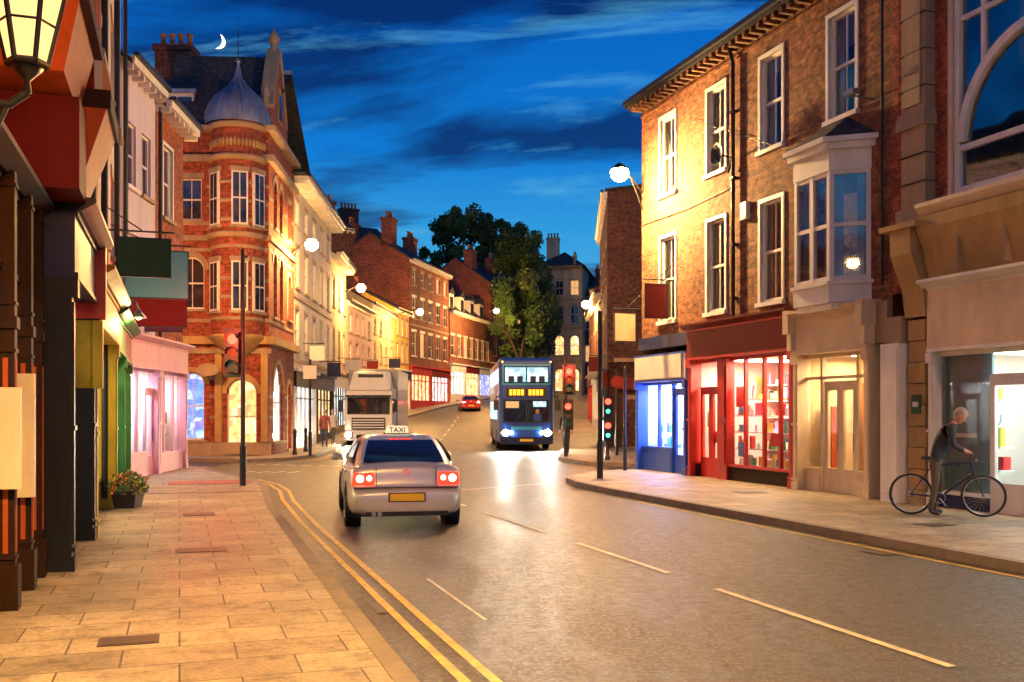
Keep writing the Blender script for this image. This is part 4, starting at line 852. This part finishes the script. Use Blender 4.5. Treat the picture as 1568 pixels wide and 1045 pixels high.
# ---------------------------------------------------------------- vehicles
def wheel(mb,x,y,r,w=.2,side=1):
    prof=[(r*.62,-w/2),(r*.9,-w/2),(r,-w*.35),(r,w*.35),(r*.9,w/2),(r*.62,w/2)]
    T0=mb.M.copy(); mb.M=T0@Matrix.Translation((x,y,r))@Matrix.Rotation(math.pi/2,4,'Y')
    mb.lathe(0,0,prof,'rubber',28); s=side
    mb.lathe(0,0,[(r*.62,s*w*.48),(r*.57,s*w*.4),(r*.55,s*w*.1),(.0,s*w*.1)],'alloy',28)
    for i in range(7):
        a=2*math.pi*i/7; c,s_=math.cos(a),math.sin(a)
        mb.cyl((0,0,s*w*.36),(c*r*.58,s_*r*.58,s*w*.36),.035,.022,'alloy',6)
    mb.M=T0
def car(name,loc,rz,pmat,taxi=False,scale=1):
    r=empty(name,loc,rz); r.scale=(scale,)*3
    st=[(0.0,.60,.32,.50,.52),(.015,.74,.27,.58,.60),(.06,.81,.24,.60,.63),(.13,.84,.22,.66,.68),(.15,.845,.22,.86,.90),(.19,.85,.21,.95,.99),(.26,.86,.2,.965,1.02),(.5,.875,.2,.955,1.03),(.95,.885,.2,.945,1.0),(1.6,.89,.19,.93,.96),(2.6,.89,.19,.92,.94),(3.2,.885,.19,.90,.95),(3.6,.88,.19,.86,.92),(4.1,.86,.2,.78,.85),(4.42,.81,.22,.68,.74),(4.6,.7,.26,.58,.62),(4.66,.55,.32,.5,.52)]
    mb=MB(); secs=[]
    for (y,w,zb,zs,zt) in st:
        h=[(0,zb),(w*.6,zb),(w*.93,zb+.02),(w,zb+.14),(w*1.0,zb+(zs-zb)*.55),(w*.975,zs-.05),(w*.9,zs),(w*.5,zt-.01),(0,zt)]
        ring=[(x,y,z) for x,z in h]+[(-x,y,z) for x,z in h[-2:0:-1]]; secs.append(ring)
    k=len(secs[0]); vs=[v for s_ in secs for v in s_]
    fs=[(i*k+j,i*k+(j+1)%k,(i+1)*k+(j+1)%k,(i+1)*k+j) for i in range(len(secs)-1) for j in range(k)]
    mb.add(vs,fs,pmat,True); mb.add(secs[0],[tuple(range(k))],pmat,True); mb.add(secs[-1],[tuple(range(k))],pmat,True)
    mb.build('body',r,sub=2)
    gh=MB(); lev=[(.90,.42,3.42,.815),(1.05,.62,3.18,.775),(1.22,.95,2.85,.70),(1.36,1.25,2.55,.62),(1.41,1.45,2.3,.52),(1.425,1.7,2.05,.3)]
    rings=[]
    for (z,ya,yb,w) in lev:
        rings.append([(-w*.86,ya,z),(-w*.4,ya-.05,z),(w*.4,ya-.05,z),(w*.86,ya,z),(w,ya+.18,z),(w*1.01,(ya+yb)/2,z),(w,yb-.18,z),(w*.86,yb,z),(w*.4,yb+.06,z),(-w*.4,yb+.06,z),(-w*.86,yb,z),(-w,yb-.18,z),(-w*1.01,(ya+yb)/2,z),(-w,ya+.18,z)])
    k=14; vs=[v for q in rings for v in q]
    gh.add(vs,[(i*k+j,i*k+(j+1)%k,(i+1)*k+(j+1)%k,(i+1)*k+j) for i in range(len(rings)-1) for j in range(k)]+[tuple(range((len(rings)-1)*k,len(rings)*k))],pmat,True)
    gh.build('cabin',r,sub=1)
    gl=MB()
    def pan(idx,l0,l1,off,shr,mat='glass_car'):
        def P(i,l):
            a=int(l); f=l-a; p=Vector(rings[a][i]); q=Vector(rings[min(a+1,5)][i]); return p.lerp(q,f)
        grid=[]
        for l in [l0+(l1-l0)*t/4 for t in range(5)]:
            row=[P(i,l) for i in idx]; row[0]=row[0].lerp(row[1],shr); row[-1]=row[-1].lerp(row[-2],shr); grid.append(row)
        c=Vector((0,1.9,.8)); vs=[]
        for row in grid:
            for p in row:
                d=(p-c); d.z=max(d.z,.1); vs.append(p+d.normalized()*off)
        n=len(idx); gl.add(vs,[(i*n+j,i*n+j+1,(i+1)*n+j+1,(i+1)*n+j) for i in range(4) for j in range(n-1)],mat,True)
    pan([0,1,2,3],.65,2.75,.022,.16); pan([7,8,9,10],.4,2.95,.02,.07); pan([4,5],.5,2.75,.014,.05); pan([5,6],.5,2.75,.014,.05); pan([11,12],.5,2.75,.014,.05); pan([12,13],.5,2.75,.014,.05)
    gl.build('windows',r)
    d=MB()
    for s_ in (-1,1):
        for y in (.95,3.72):
            d.cyl((s_*.66,y,.33),(s_*.893,y,.33),.385,.375,'plastic_blk',28); wheel(d,s_*.80,y,.315,.21,s_)
        d.ball((s_*.98,2.95,1.0),(.11,.07,.075),pmat); d.cyl((s_*.85,2.98,.95),(s_*.95,2.97,.98),.025,.025,pmat,8)
        d.box(s_*.885-.012,s_*.885+.012,1.95,2.1,.82,.85,'alloy'); d.box(s_*.885-.012,s_*.885+.012,.95+.15,1.3,.84,.87,'alloy')
        d.box(s_*.893-.004,s_*.893+.004,2.0,2.008,.35,.9,'plastic_blk'); 
    d.box(-.8,.8,.6,4.2,.16,.25,'plastic_blk'); d.build('wheels_and_trim',r)
    t=MB()
    for s_ in (-1,1):
        a,c=sorted((s_*.48,s_*.82)); t.taper((a,c,.085,.3,.70),(a+.01 if s_>0 else a+.03,c-.03 if s_>0 else c-.01,.12,.3,.87),'tail_red')
        t.cyl((s_*.70,.065,.78),(s_*.70,.1,.79),.055,.055,'tail_hot',16); t.ball((s_*.56,.09,.79),(.04,.02,.04),'tail_hot',12,8)
    t.build('tail_lights',r,bevel=.02)
    q=MB(); q.box(-.26,.26,-.022,.03,.45,.56,'yellow_plate'); q.box(-.28,.28,-.015,.02,.435,.575,'plastic_blk')
    q.box(-.62,.62,-.004,.12,.225,.29,'plastic_blk'); q.cyl((-.5,-.02,.26),(-.5,.1,.26),.035,.035,'alloy',12); q.cyl((-.41,-.02,.26),(-.41,.1,.26),.035,.035,'alloy',12)
    for s_ in (-1,1):
        q.box(min(s_*.42,s_*.60),max(s_*.42,s_*.60),.015,.06,.47,.51,'yellow_plate')
        q.box(s_*.455-.004,s_*.455+.004,.10,.18,.66,.95,'plastic_blk')
    q.cyl((0,.135,.88),(0,.16,.88),.055,.055,'alloy',20); q.box(-.80,.80,.045,.14,.645,.655,'plastic_blk'); q.box(-.18,.18,1.2,1.24,1.33,1.36,'tail_red')
    q.cyl((-.1,1.9,1.42),(-.1,1.78,1.60),.006,.004,'plastic_blk',5)
    q.build('plate_and_bumper',r,bevel=.003)
    if taxi:
        x=MB(); x.taper((-.19,.19,1.70,1.86,1.435),(-.165,.165,1.73,1.83,1.555),'taxi_sign_em'); x.box(-.22,.22,1.67,1.89,1.405,1.435,'plastic_blk'); x.build('taxi_sign',r,bevel=.015)
        tx_=bpy.data.curves.new('taxi_text','FONT'); tx_.body='TAXI'; tx_.size=.125; tx_.align_x='CENTER'; tx_.extrude=.004; tx_.offset=.002; o=bpy.data.objects.new('taxi_lettering',tx_); COL.objects.link(o); o.parent=r; o.location=(0,1.692,1.447); o.rotation_euler=(math.radians(76),0,0); tx_.materials.append(M['black_p'])
    light('tail_light_glow','POINT',(0,-.6,.75),(1,.12,.05),4,r,.2)
    return r
car('taxi',(-1.58,15.0,0),math.radians(11.5),'silver_paint',True)
car('red_car',(-3.6,88,g(88)),math.radians(8),'car_red')
def bus(loc,rz):
    r=empty('double_decker_bus',loc,rz)
    b1=MB(); b1.box(-1.25,1.25,0,10.5,.3,4.25,'bus_blue'); o=b1.build('body',r,bevel=.18)
    f=MB()
    f.box(-1.1,1.1,-.03,.05,3.0,3.95,'bus_cyan'); 
    f.box(-1.04,1.04,-.05,.0,3.08,3.85,'glass_car'); f.box(-.98,-.03,-.056,-.05,3.14,3.8,'glow_bus'); f.box(.03,.98,-.056,-.05,3.14,3.8,'glow_bus')
    for xx in (-.7,-.3,.3,.7): f.box(xx-.13,xx+.13,-.06,-.056,3.14,3.4,'navy_p')
    f.box(-1.08,1.08,-.04,.0,1.28,2.35,'plastic_blk'); f.box(-1.02,1.02,-.05,-.04,1.33,2.3,'glass_car'); f.box(-.03,.03,-.055,-.05,1.33,2.3,'plastic_blk')
    f.box(-.95,-.35,-.054,-.05,1.95,2.25,'dim_room'); f.box(.3,.9,-.054,-.05,2.0,2.25,'glow_bus'); f.ball((.5,-.04,1.78),(.11,.02,.14),'skin',10,8); f.box(.32,.68,-.053,-.05,1.36,1.66,'bus_blue')
    f.box(-.95,.95,-.045,.0,2.45,2.86,'plastic_blk')
    for i in range(9):
        if i==4: continue
        f.box(-.78+i*.175,-.78+i*.175+.13,-.052,-.045,2.53,2.79,'led')
    f.box(-1.2,1.2,-.08,.1,.3,.62,'navy_p'); f.box(-.3,.3,-.095,-.08,.42,.54,'yellow_plate'); f.box(-.7,.7,-.04,0,.95,1.1,'bus_cyan')
    for s_ in (-1,1):
        f.box(s_*.92-.2,s_*.92+.2,-.05,.02,.66,.98,'plastic_blk'); f.cyl((s_*.95,-.08,.82),(s_*.95,-.04,.82),.15,.15,'head_hot',16); f.cyl((s_*.7,-.07,.82),(s_*.7,-.04,.82),.08,.08,'head_hot',16); f.cyl((s_*1.14,-.07,.82),(s_*1.14,-.04,.82),.04,.04,'amber',12)
        f.pipe([(s_*1.2,.0,2.5),(s_*1.4,-.25,2.45),(s_*1.4,-.25,2.3)],.025,'plastic_blk'); f.box(s_*1.4-.11,s_*1.4+.11,-.3,-.2,1.85,2.3,'plastic_blk')
        f.cyl((s_*1.1,-.06,4.05),(s_*1.1,-.02,4.05),.04,.04,'amber',8)
        for y in (2.6,7.6): wheel(f,s_*1.12,y,.48,.3,s_)
        xs=s_*1.257
        for i in range(8):
            ya=.5+i*1.22
            f.box(min(xs,xs-s_*.02),max(xs,xs-s_*.02),ya,ya+1.1,3.1,3.8,'glow_bus'); 
            if i>0: f.box(min(xs,xs-s_*.02),max(xs,xs-s_*.02),ya,ya+1.1,1.4,2.3,'glow_bus')
    f.pipe([(-.5,-.07,1.3),(-.1,-.075,1.9)],.012,'plastic_blk'); f.pipe([(.5,-.07,1.3),(.85,-.075,1.9)],.012,'plastic_blk')
    f.build('front_and_windows',r)
    for s_ in (-1,1): light('headlight','SPOT',(s_*.95,-.25,.82),(1,.90,.72),2300,r,.08,(math.radians(77),0,math.radians(180)),math.radians(75))
bus((.66,45.4,0),math.radians(3.5))
def truck(loc,rz):
    r=empty('delivery_truck',loc,rz)
    a=MB(); a.prismx([(0.05,.55),(0,1.4),(.12,2.6),(.35,2.85),(1.9,2.85),(1.9,.55)],-1.2,1.2,'truck_white'); a.build('cab',r,bevel=.09)
    d=MB(); d.taper((-1.1,1.1,.35,1.9,2.86),(-.95,.95,1.2,1.9,3.85),'truck_white'); d.build('air_deflector',r,bevel=.1)
    c=MB(); c.box(-1.28,1.28,2.05,8.5,.95,4.0,'truck_white'); c.box(-1.0,1.0,1.5,8.3,.55,.9,'plastic_blk'); c.box(-1.3,1.3,2.03,2.1,.93,4.02,'grey_metal'); c.build('cargo_box',r,bevel=.03)
    c=MB(); c.box(-.8,.8,.95,2.04,3.05,3.8,'truck_white'); c.box(-.65,.65,.92,.95,3.3,3.7,'plastic_blk'); c.build('fridge_unit',r,bevel=.05)
    f=MB()
    def fr(x0,x1,z0,z1,mat,o=.02):
        def yy(z): return 0+.12*(z-1.4)/1.2 if z>1.4 else .05*(1.4-z)/.85
        f.add([(x0,yy(z0)-o,z0),(x1,yy(z0)-o,z0),(x1,yy(z1)-o,z1),(x0,yy(z1)-o,z1)],[(0,1,2,3)],mat)
    fr(-1.08,1.08,1.62,2.48,'plastic_blk'); fr(-1.02,1.02,1.68,2.42,'glass_car',.03)
    f.box(-1.12,1.12,-.25,.12,2.5,2.6,'plastic_blk')
    f.box(-.85,.85,-.035,.05,.85,1.45,'plastic_blk')
    for i in range(4): f.box(-.8,.8,-.05,-.035,.92+i*.13,.98+i*.13,'truck_white')
    f.box(-1.22,1.22,-.08,.3,.3,.75,'truck_white'); f.box(-.6,.6,-.1,-.08,.35,.6,'plastic_blk'); f.box(-.27,.27,-.11,-.1,.42,.53,'yellow_plate')
    for s_ in (-1,1):
        f.box(s_*.98-.2,s_*.98+.2,-.1,-.08,.42,.72,'plastic_blk'); f.cyl((s_*1.0,-.12,.58),(s_*1.0,-.1,.58),.15,.15,'head_hot' if s_<0 else 'lamp_hot',14); f.cyl((s_*1.17,-.12,.58),(s_*1.17,-.1,.58),.05,.05,'amber',10)
        f.pipe([(s_*1.15,.1,2.4),(s_*1.38,-.12,2.4)],.025,'plastic_blk'); f.box(s_*1.4-.1,s_*1.4+.1,-.2,-.1,1.75,2.35,'plastic_blk')
        f.box(s_*1.2-.01,s_*1.2+.012,.35,1.3,1.65,2.4,'glass_car')
        for y in (1.1,7.0): wheel(f,s_*1.08,y,.48,.28,s_)
    f.pipe([(-.6,-.03,1.65),(-.1,.0,2.1)],.012,'plastic_blk'); f.build('front_details',r)
    for s_ in (-1,1): light('headlight','SPOT',(s_,-.35,.58),(1,.75,.4),1400,r,.08,(math.radians(78),0,math.radians(180)),math.radians(75))
truck((-7.3,50.6,.02),math.radians(1))
# ---------------------------------------------------------------- people
def human(name,loc,rz,J,top,bot,hair,fing=True,look=(1,0,0)):
    r=empty(name,loc,rz); order=list(J.keys()); V=[Vector(J[k]) for k in order]; idx={k:i for i,k in enumerate(order)}
    rad=dict(pelvis=(.125,.15),waist=(.10,.135),chest=(.12,.165),neckb=(.07,.085),neck=(.052,.052),headb=(.055,.055),shL=(.068,.068),shR=(.068,.068),elL=(.045,.045),elR=(.045,.045),wrL=(.03,.03),wrR=(.03,.03),haL=(.036,.022),haR=(.036,.022),hipL=(.095,.095),hipR=(.095,.095),knL=(.062,.062),knR=(.062,.062),anL=(.042,.042),anR=(.042,.042),toL=(.035,.04),toR=(.035,.04))
    E=[('pelvis','waist'),('waist','chest'),('chest','neckb'),('neckb','neck'),('neck','headb')]
    for s in 'LR': E+=[('neckb','sh'+s),('sh'+s,'el'+s),('el'+s,'wr'+s),('wr'+s,'ha'+s),('pelvis','hip'+s),('hip'+s,'kn'+s),('kn'+s,'an'+s),('an'+s,'to'+s)]
    edges=[(idx[a],idx[b_]) for a,b_ in E]; R=[rad[k] for k in order]
    if fing:
        for s,sg in (('L',1),('R',-1)):
            h=Vector(J['ha'+s]); w=Vector(J['wr'+s]); d=(h-w).normalized(); side=Vector((0,0,1)).cross(d).normalized()*sg; dn=d.cross(side).normalized()
            if dn.z>0: dn=-dn
            for i,ln in enumerate((.030,.036,.038,.034,.028)):
                if i==0: a=w.lerp(h,.5)+side*-.035; b_=a+(d*.5-side*.6)*.035+dn*.015; c=b_+d*.02+dn*.02
                else: a=h+side*(i-2.5)*.019; b_=a+d*ln+dn*.008; c=b_+d*ln*.3+dn*.028
                n0=len(V); V.extend([a,b_,c]); R.extend([(.009,.009)]*2+[(.0075,.0075)]); edges+=[(idx['ha'+s],n0),(n0,n0+1),(n0+1,n0+2)]
    me=bpy.data.meshes.new('sk'); me.from_pydata([tuple(v) for v in V],edges,[]); o=bpy.data.objects.new('sk',me); COL.objects.link(o)
    md=o.modifiers.new('skin','SKIN'); md.use_smooth_shade=True; md2=o.modifiers.new('s','SUBSURF'); md2.levels=2; md2.render_levels=2
    for i,x in enumerate(me.skin_vertices[0].data): x.radius=R[i]; x.use_root=(i==0)
    dg=bpy.context.evaluated_depsgraph_get(); ev=o.evaluated_get(dg); nm=bpy.data.meshes.new_from_object(ev); bpy.data.objects.remove(o)
    for mt in (top,bot,'skin','plastic_blk'): nm.materials.append(M[mt])
    wz=Vector(J['pelvis']); hL,hR=Vector(J['haL']),Vector(J['haR']); nk=Vector(J['neck'])
    for p in nm.polygons:
        c=p.center; p.use_smooth=True
        if (c-hL).length<.095 or (c-hR).length<.095: p.material_index=2
        elif (c-nk).length<.06 or c.z>nk.z+.02: p.material_index=2
        elif min((c-Vector(J['an'+s])).length for s in 'LR')<.06 or min((c-Vector(J['to'+s])).length for s in 'LR')<.12: p.material_index=3
        elif c.z<wz.z-.05: p.material_index=1
        else: p.material_index=0
    ob=bpy.data.objects.new('body',nm); COL.objects.link(ob); ob.parent=r
    hb=Vector(J['headb']); L_=Vector(look).normalized(); up=(Vector((0,0,1))-L_*L_.z).normalized(); rt=L_.cross(up)
    m=MB(); m.M=Matrix.Translation(hb+up*.085)@Matrix((( L_.x,rt.x,up.x,0),(L_.y,rt.y,up.y,0),(L_.z,rt.z,up.z,0),(0,0,0,1)))
    m.ball((.01,0,.02),(.098,.078,.118),'skin',20,14); m.ball((.03,0,-.06),(.062,.052,.055),'skin',16,10)
    m.taper((.09,.112,-.012,.012,-.025),(.09,.10,-.008,.008,.03),'skin'); m.ball((.108,0,-.018),(.016,.016,.014),'skin',8,6)
    for s in (-1,1): m.ball((.086,s*.031,.02),(.016,.014,.01),'eye',8,6); m.ball((-.005,s*.08,.0),(.022,.012,.034),'skin',8,6); m.ball((.09,s*.03,.042),(.014,.022,.006),hair,8,5)
    m.ball((.09,0,-.055),(.012,.026,.007),'coat_red',8,5)
    m.ball((-.018,0,.045),(.098,.083,.108),hair,20,12)
    m.build('head',r)
    return r
HD=math.radians(-24); bl=(6.98,16.0,H)
r=empty('bicycle',bl,HD); mb=MB()
rw=(-.53,0,.335); fw=(.54,0,.335)
for c in (rw,fw):
    mb.torus(c,(0,1,0),.315,.019,'rubber',44,8); mb.torus(c,(0,1,0),.295,.011,'alloy',44,6); mb.cyl((c[0],-.05,c[2]),(c[0],.05,c[2]),.022,.022,'alloy',10)
    for i in range(24):
        a=2*math.pi*i/24; mb.cyl((c[0]+.02*math.cos(a+.6),.02*(-1)**i,c[2]+.02*math.sin(a+.6)),(c[0]+.295*math.cos(a),0,c[2]+.295*math.sin(a)),.0022,.0022,'alloy',4,False)
bb=(-.1,0,.29); st_=(-.24,0,.80); hd1=(.36,0,.86); hd0=(.39,0,.70)
for a,c,rr in ((bb,st_,.017),(st_,hd1,.016),(bb,hd0,.019),(hd0,hd1,.02)): mb.cyl(a,c,rr,rr,'navy_p',10)
for s in (-1,1):
    mb.cyl((bb[0],s*.03,bb[2]),(rw[0],s*.06,rw[2]),.010,.008,'navy_p',8); mb.cyl((st_[0],s*.02,st_[2]-.04),(rw[0],s*.06,rw[2]),.008,.008,'navy_p',8); mb.cyl((hd0[0],s*.035,hd0[2]),(fw[0],s*.055,fw[2]),.014,.010,'plastic_blk',8)
mb.cyl(hd1,(.35,0,.96),.014,.014,'plastic_blk',8); mb.pipe([(.37,-.29,1.0),(.36,-.12,.97),(.36,.12,.97),(.37,.29,1.0)],.012,'plastic_blk')
for s in (-1,1): mb.cyl((.37,s*.29,1.0),(.355,s*.18,.985),.017,.017,'rubber',8)
mb.cyl(st_,(-.26,0,.9),.013,.013,'alloy',8); mb.taper((-.38,-.12,-.07,.07,.9),(-.36,-.08,-.05,.05,.95),'plastic_blk')
mb.torus((bb[0],-.05,bb[2]),(0,1,0),.085,.006,'alloy',24,5); mb.cyl((bb[0],-.07,bb[2]),(bb[0]+.1,-.07,bb[2]-.13),.009,.009,'alloy',6); mb.cyl((bb[0],.07,bb[2]),(bb[0]-.1,.07,bb[2]+.13),.009,.009,'alloy',6)
mb.box(bb[0]+.06,bb[0]+.15,-.15,-.07,bb[2]-.145,bb[2]-.125,'plastic_blk'); mb.box(bb[0]-.15,bb[0]-.06,.07,.15,bb[2]+.125,bb[2]+.145,'plastic_blk'); mb.torus((rw[0],-.05,rw[2]),(0,1,0),.04,.006,'alloy',16,5)
mb.pipe([(rw[0],-.05,rw[2]+.04),(bb[0],-.05,bb[2]+.085)],.004,'iron',4); mb.pipe([(rw[0],-.05,rw[2]-.04),(bb[0],-.05,bb[2]-.085)],.004,'iron',4); mb.box(.42,.46,-.02,.02,.88,.92,'alloy')
mb.build('frame_and_wheels',r)
J=dict(pelvis=(-.16,0,.95),waist=(-.10,0,1.09),chest=(.0,0,1.27),neckb=(.08,0,1.42),neck=(.115,0,1.48),headb=(.145,0,1.53),shL=(.07,.185,1.39),shR=(.07,-.185,1.39),elL=(.10,.27,1.14),elR=(.10,-.27,1.14),wrL=(.28,.245,1.04),wrR=(.28,-.245,1.04),haL=(.345,.24,1.025),haR=(.345,-.24,1.025),
 hipL=(-.16,.09,.88),hipR=(-.16,-.09,.88),knL=(-.08,.16,.48),knR=(-.16,-.17,.48),anL=(-.2,.19,.08),anR=(-.24,-.19,.08),toL=(-.05,.21,.04),toR=(-.09,-.22,.04))
human('cyclist',bl,HD,J,'jacket','trousers','hair',look=(.8,0,-.6))
def stand(name,x,y,rz,top,bot,hair,st=.14):
    J=dict(pelvis=(0,0,.93),waist=(.0,0,1.08),chest=(.0,0,1.28),neckb=(.0,0,1.43),neck=(.01,0,1.50),headb=(.02,0,1.55),shL=(0,.185,1.40),shR=(0,-.185,1.40),elL=(-.04,.23,1.13),elR=(.02,-.23,1.13),wrL=(.06,.24,.90),wrR=(.14,-.24,.92),haL=(.09,.24,.83),haR=(.18,-.24,.86),hipL=(0,.09,.88),hipR=(0,-.09,.88),knL=(st*.8,.09,.5),knR=(-st*.3,-.09,.48),anL=(st,.09,.08),anR=(-st*1.4,-.09,.09),toL=(st+.14,.1,.04),toR=(-st*1.4+.13,-.1,.035))
    human(name,(x,y,H+g(y)),rz,J,top,bot,hair)
stand('pedestrian',-8.75,46.5,math.radians(-80),'coat_red','jeans','hair_dark')
stand('pedestrian',-8.9,49.5,math.radians(-95),'curtain','trousers','hair')
stand('pedestrian',2.15,39.5,math.radians(-100),'jacket','jeans','hair_dark')
# ---------------------------------------------------------------- moon
mb=MB(); md=Vector(((337-784)/1524,1,(630-62)/1524))*900; k=20; R_=9.0
out=[(R_*math.cos(a),R_*math.sin(a)) for a in [-1.35+2.7*i/k for i in range(k+1)]]; cx=R_*math.cos(1.35); yy=R_*math.sin(1.35)
inn=[]
for i in range(k+1):
    t=-1+2*i/k; inn.append((cx+(R_*.40)*(1-t*t),yy*t))
for i in range(k): mb.quad((out[i][0],0,out[i][1]),(out[i+1][0],0,out[i+1][1]),(inn[i+1][0],0,inn[i+1][1]),(inn[i][0],0,inn[i][1]),'moon_em')
mo=mb.build('moon',None,tuple(md+Vector((-4,0,1.8)))); mo.rotation_euler=(math.radians(-18),math.radians(18),math.radians(25))
# ---------------------------------------------------------------- sky
w=bpy.data.worlds.new('World'); scn.world=w; w.use_nodes=True; nt=w.node_tree; bg=nt.nodes['Background']
tc=N(nt,'ShaderNodeTexCoord'); sp=N(nt,'ShaderNodeSeparateXYZ'); nt.links.new(tc.outputs['Generated'],sp.inputs[0])
def mth(op,a,b_=None):
    n=N(nt,'ShaderNodeMath',operation=op)
    for i,v in enumerate((a,b_)):
        if v is None: continue
        if isinstance(v,(int,float)): n.inputs[i].default_value=v
        else: nt.links.new(v,n.inputs[i])
    return n.outputs[0]
zp=mth('ADD',mth('MAXIMUM',sp.outputs[2],0),.16)
cb=N(nt,'ShaderNodeCombineXYZ'); nt.links.new(mth('DIVIDE',sp.outputs[0],zp),cb.inputs[0]); nt.links.new(mth('DIVIDE',sp.outputs[1],zp),cb.inputs[1])
rot=N(nt,'ShaderNodeMapping'); rot.inputs['Rotation'].default_value=(0,0,math.radians(12)); rot.inputs['Location'].default_value=(.2,.9,0); nt.links.new(cb.outputs[0],rot.inputs[0])
base=ramp(nt,sp.outputs[2],[(0,(.14,.52,.80)),(.10,(.10,.48,.82)),(.17,(.035,.38,.82)),(.25,(.004,.22,.74)),(.38,(.0,.13,.58)),(1,(.0,.03,.2))])
n1=noise(nt,rot.outputs[0],1.15,7,.56,.3,(.60,1.3,1)); 
mk1=ramp(nt,n1,[(.455,0),(.56,1)])
c=mixc(nt,mk1,base,mixc(nt,1,base,(.5,.22,.30),'MULTIPLY'))
n2=noise(nt,rot.outputs[0],2.1,7,.62,.5,(.5,1.7,1)); mk2=ramp(nt,n2,[(.54,0),(.70,.8)])
c=mixc(nt,mk2,c,(.10,.48,.82))
nt.links.new(c,bg.inputs[0]); bg.inputs[1].default_value=.9
sk=N(nt,'ShaderNodeTexSky',sky_type='NISHITA'); sk.sun_disc=False; sk.sun_elevation=math.radians(2); sk.sun_rotation=math.radians(200)
bg2=N(nt,'ShaderNodeBackground'); nt.links.new(sk.outputs[0],bg2.inputs[0]); bg2.inputs[1].default_value=.002
ad=N(nt,'ShaderNodeAddShader'); nt.links.new(bg.outputs[0],ad.inputs[0]); nt.links.new(bg2.outputs[0],ad.inputs[1]); nt.links.new(ad.outputs[0],nt.nodes['World Output'].inputs[0])
sl=bpy.data.lights.new('sun','SUN'); sl.energy=.12; sl.angle=math.radians(12); sl.color=(1,.6,.35); so=bpy.data.objects.new('sun',sl); COL.objects.link(so); so.rotation_euler=(math.radians(62),0,math.radians(-20))
# ---------------------------------------------------------------- camera
cam=bpy.data.cameras.new('camera'); cam.lens=35; cam.sensor_width=36; cam.shift_y=.0686; cam.clip_end=3000; cam.clip_start=.1
co=bpy.data.objects.new('camera',cam); COL.objects.link(co); co.location=(0,0,1.8); co.rotation_euler=(math.radians(90),0,0); scn.camera=co
scn.view_settings.view_transform='Standard'; scn.view_settings.look='None'; scn.view_settings.exposure=0
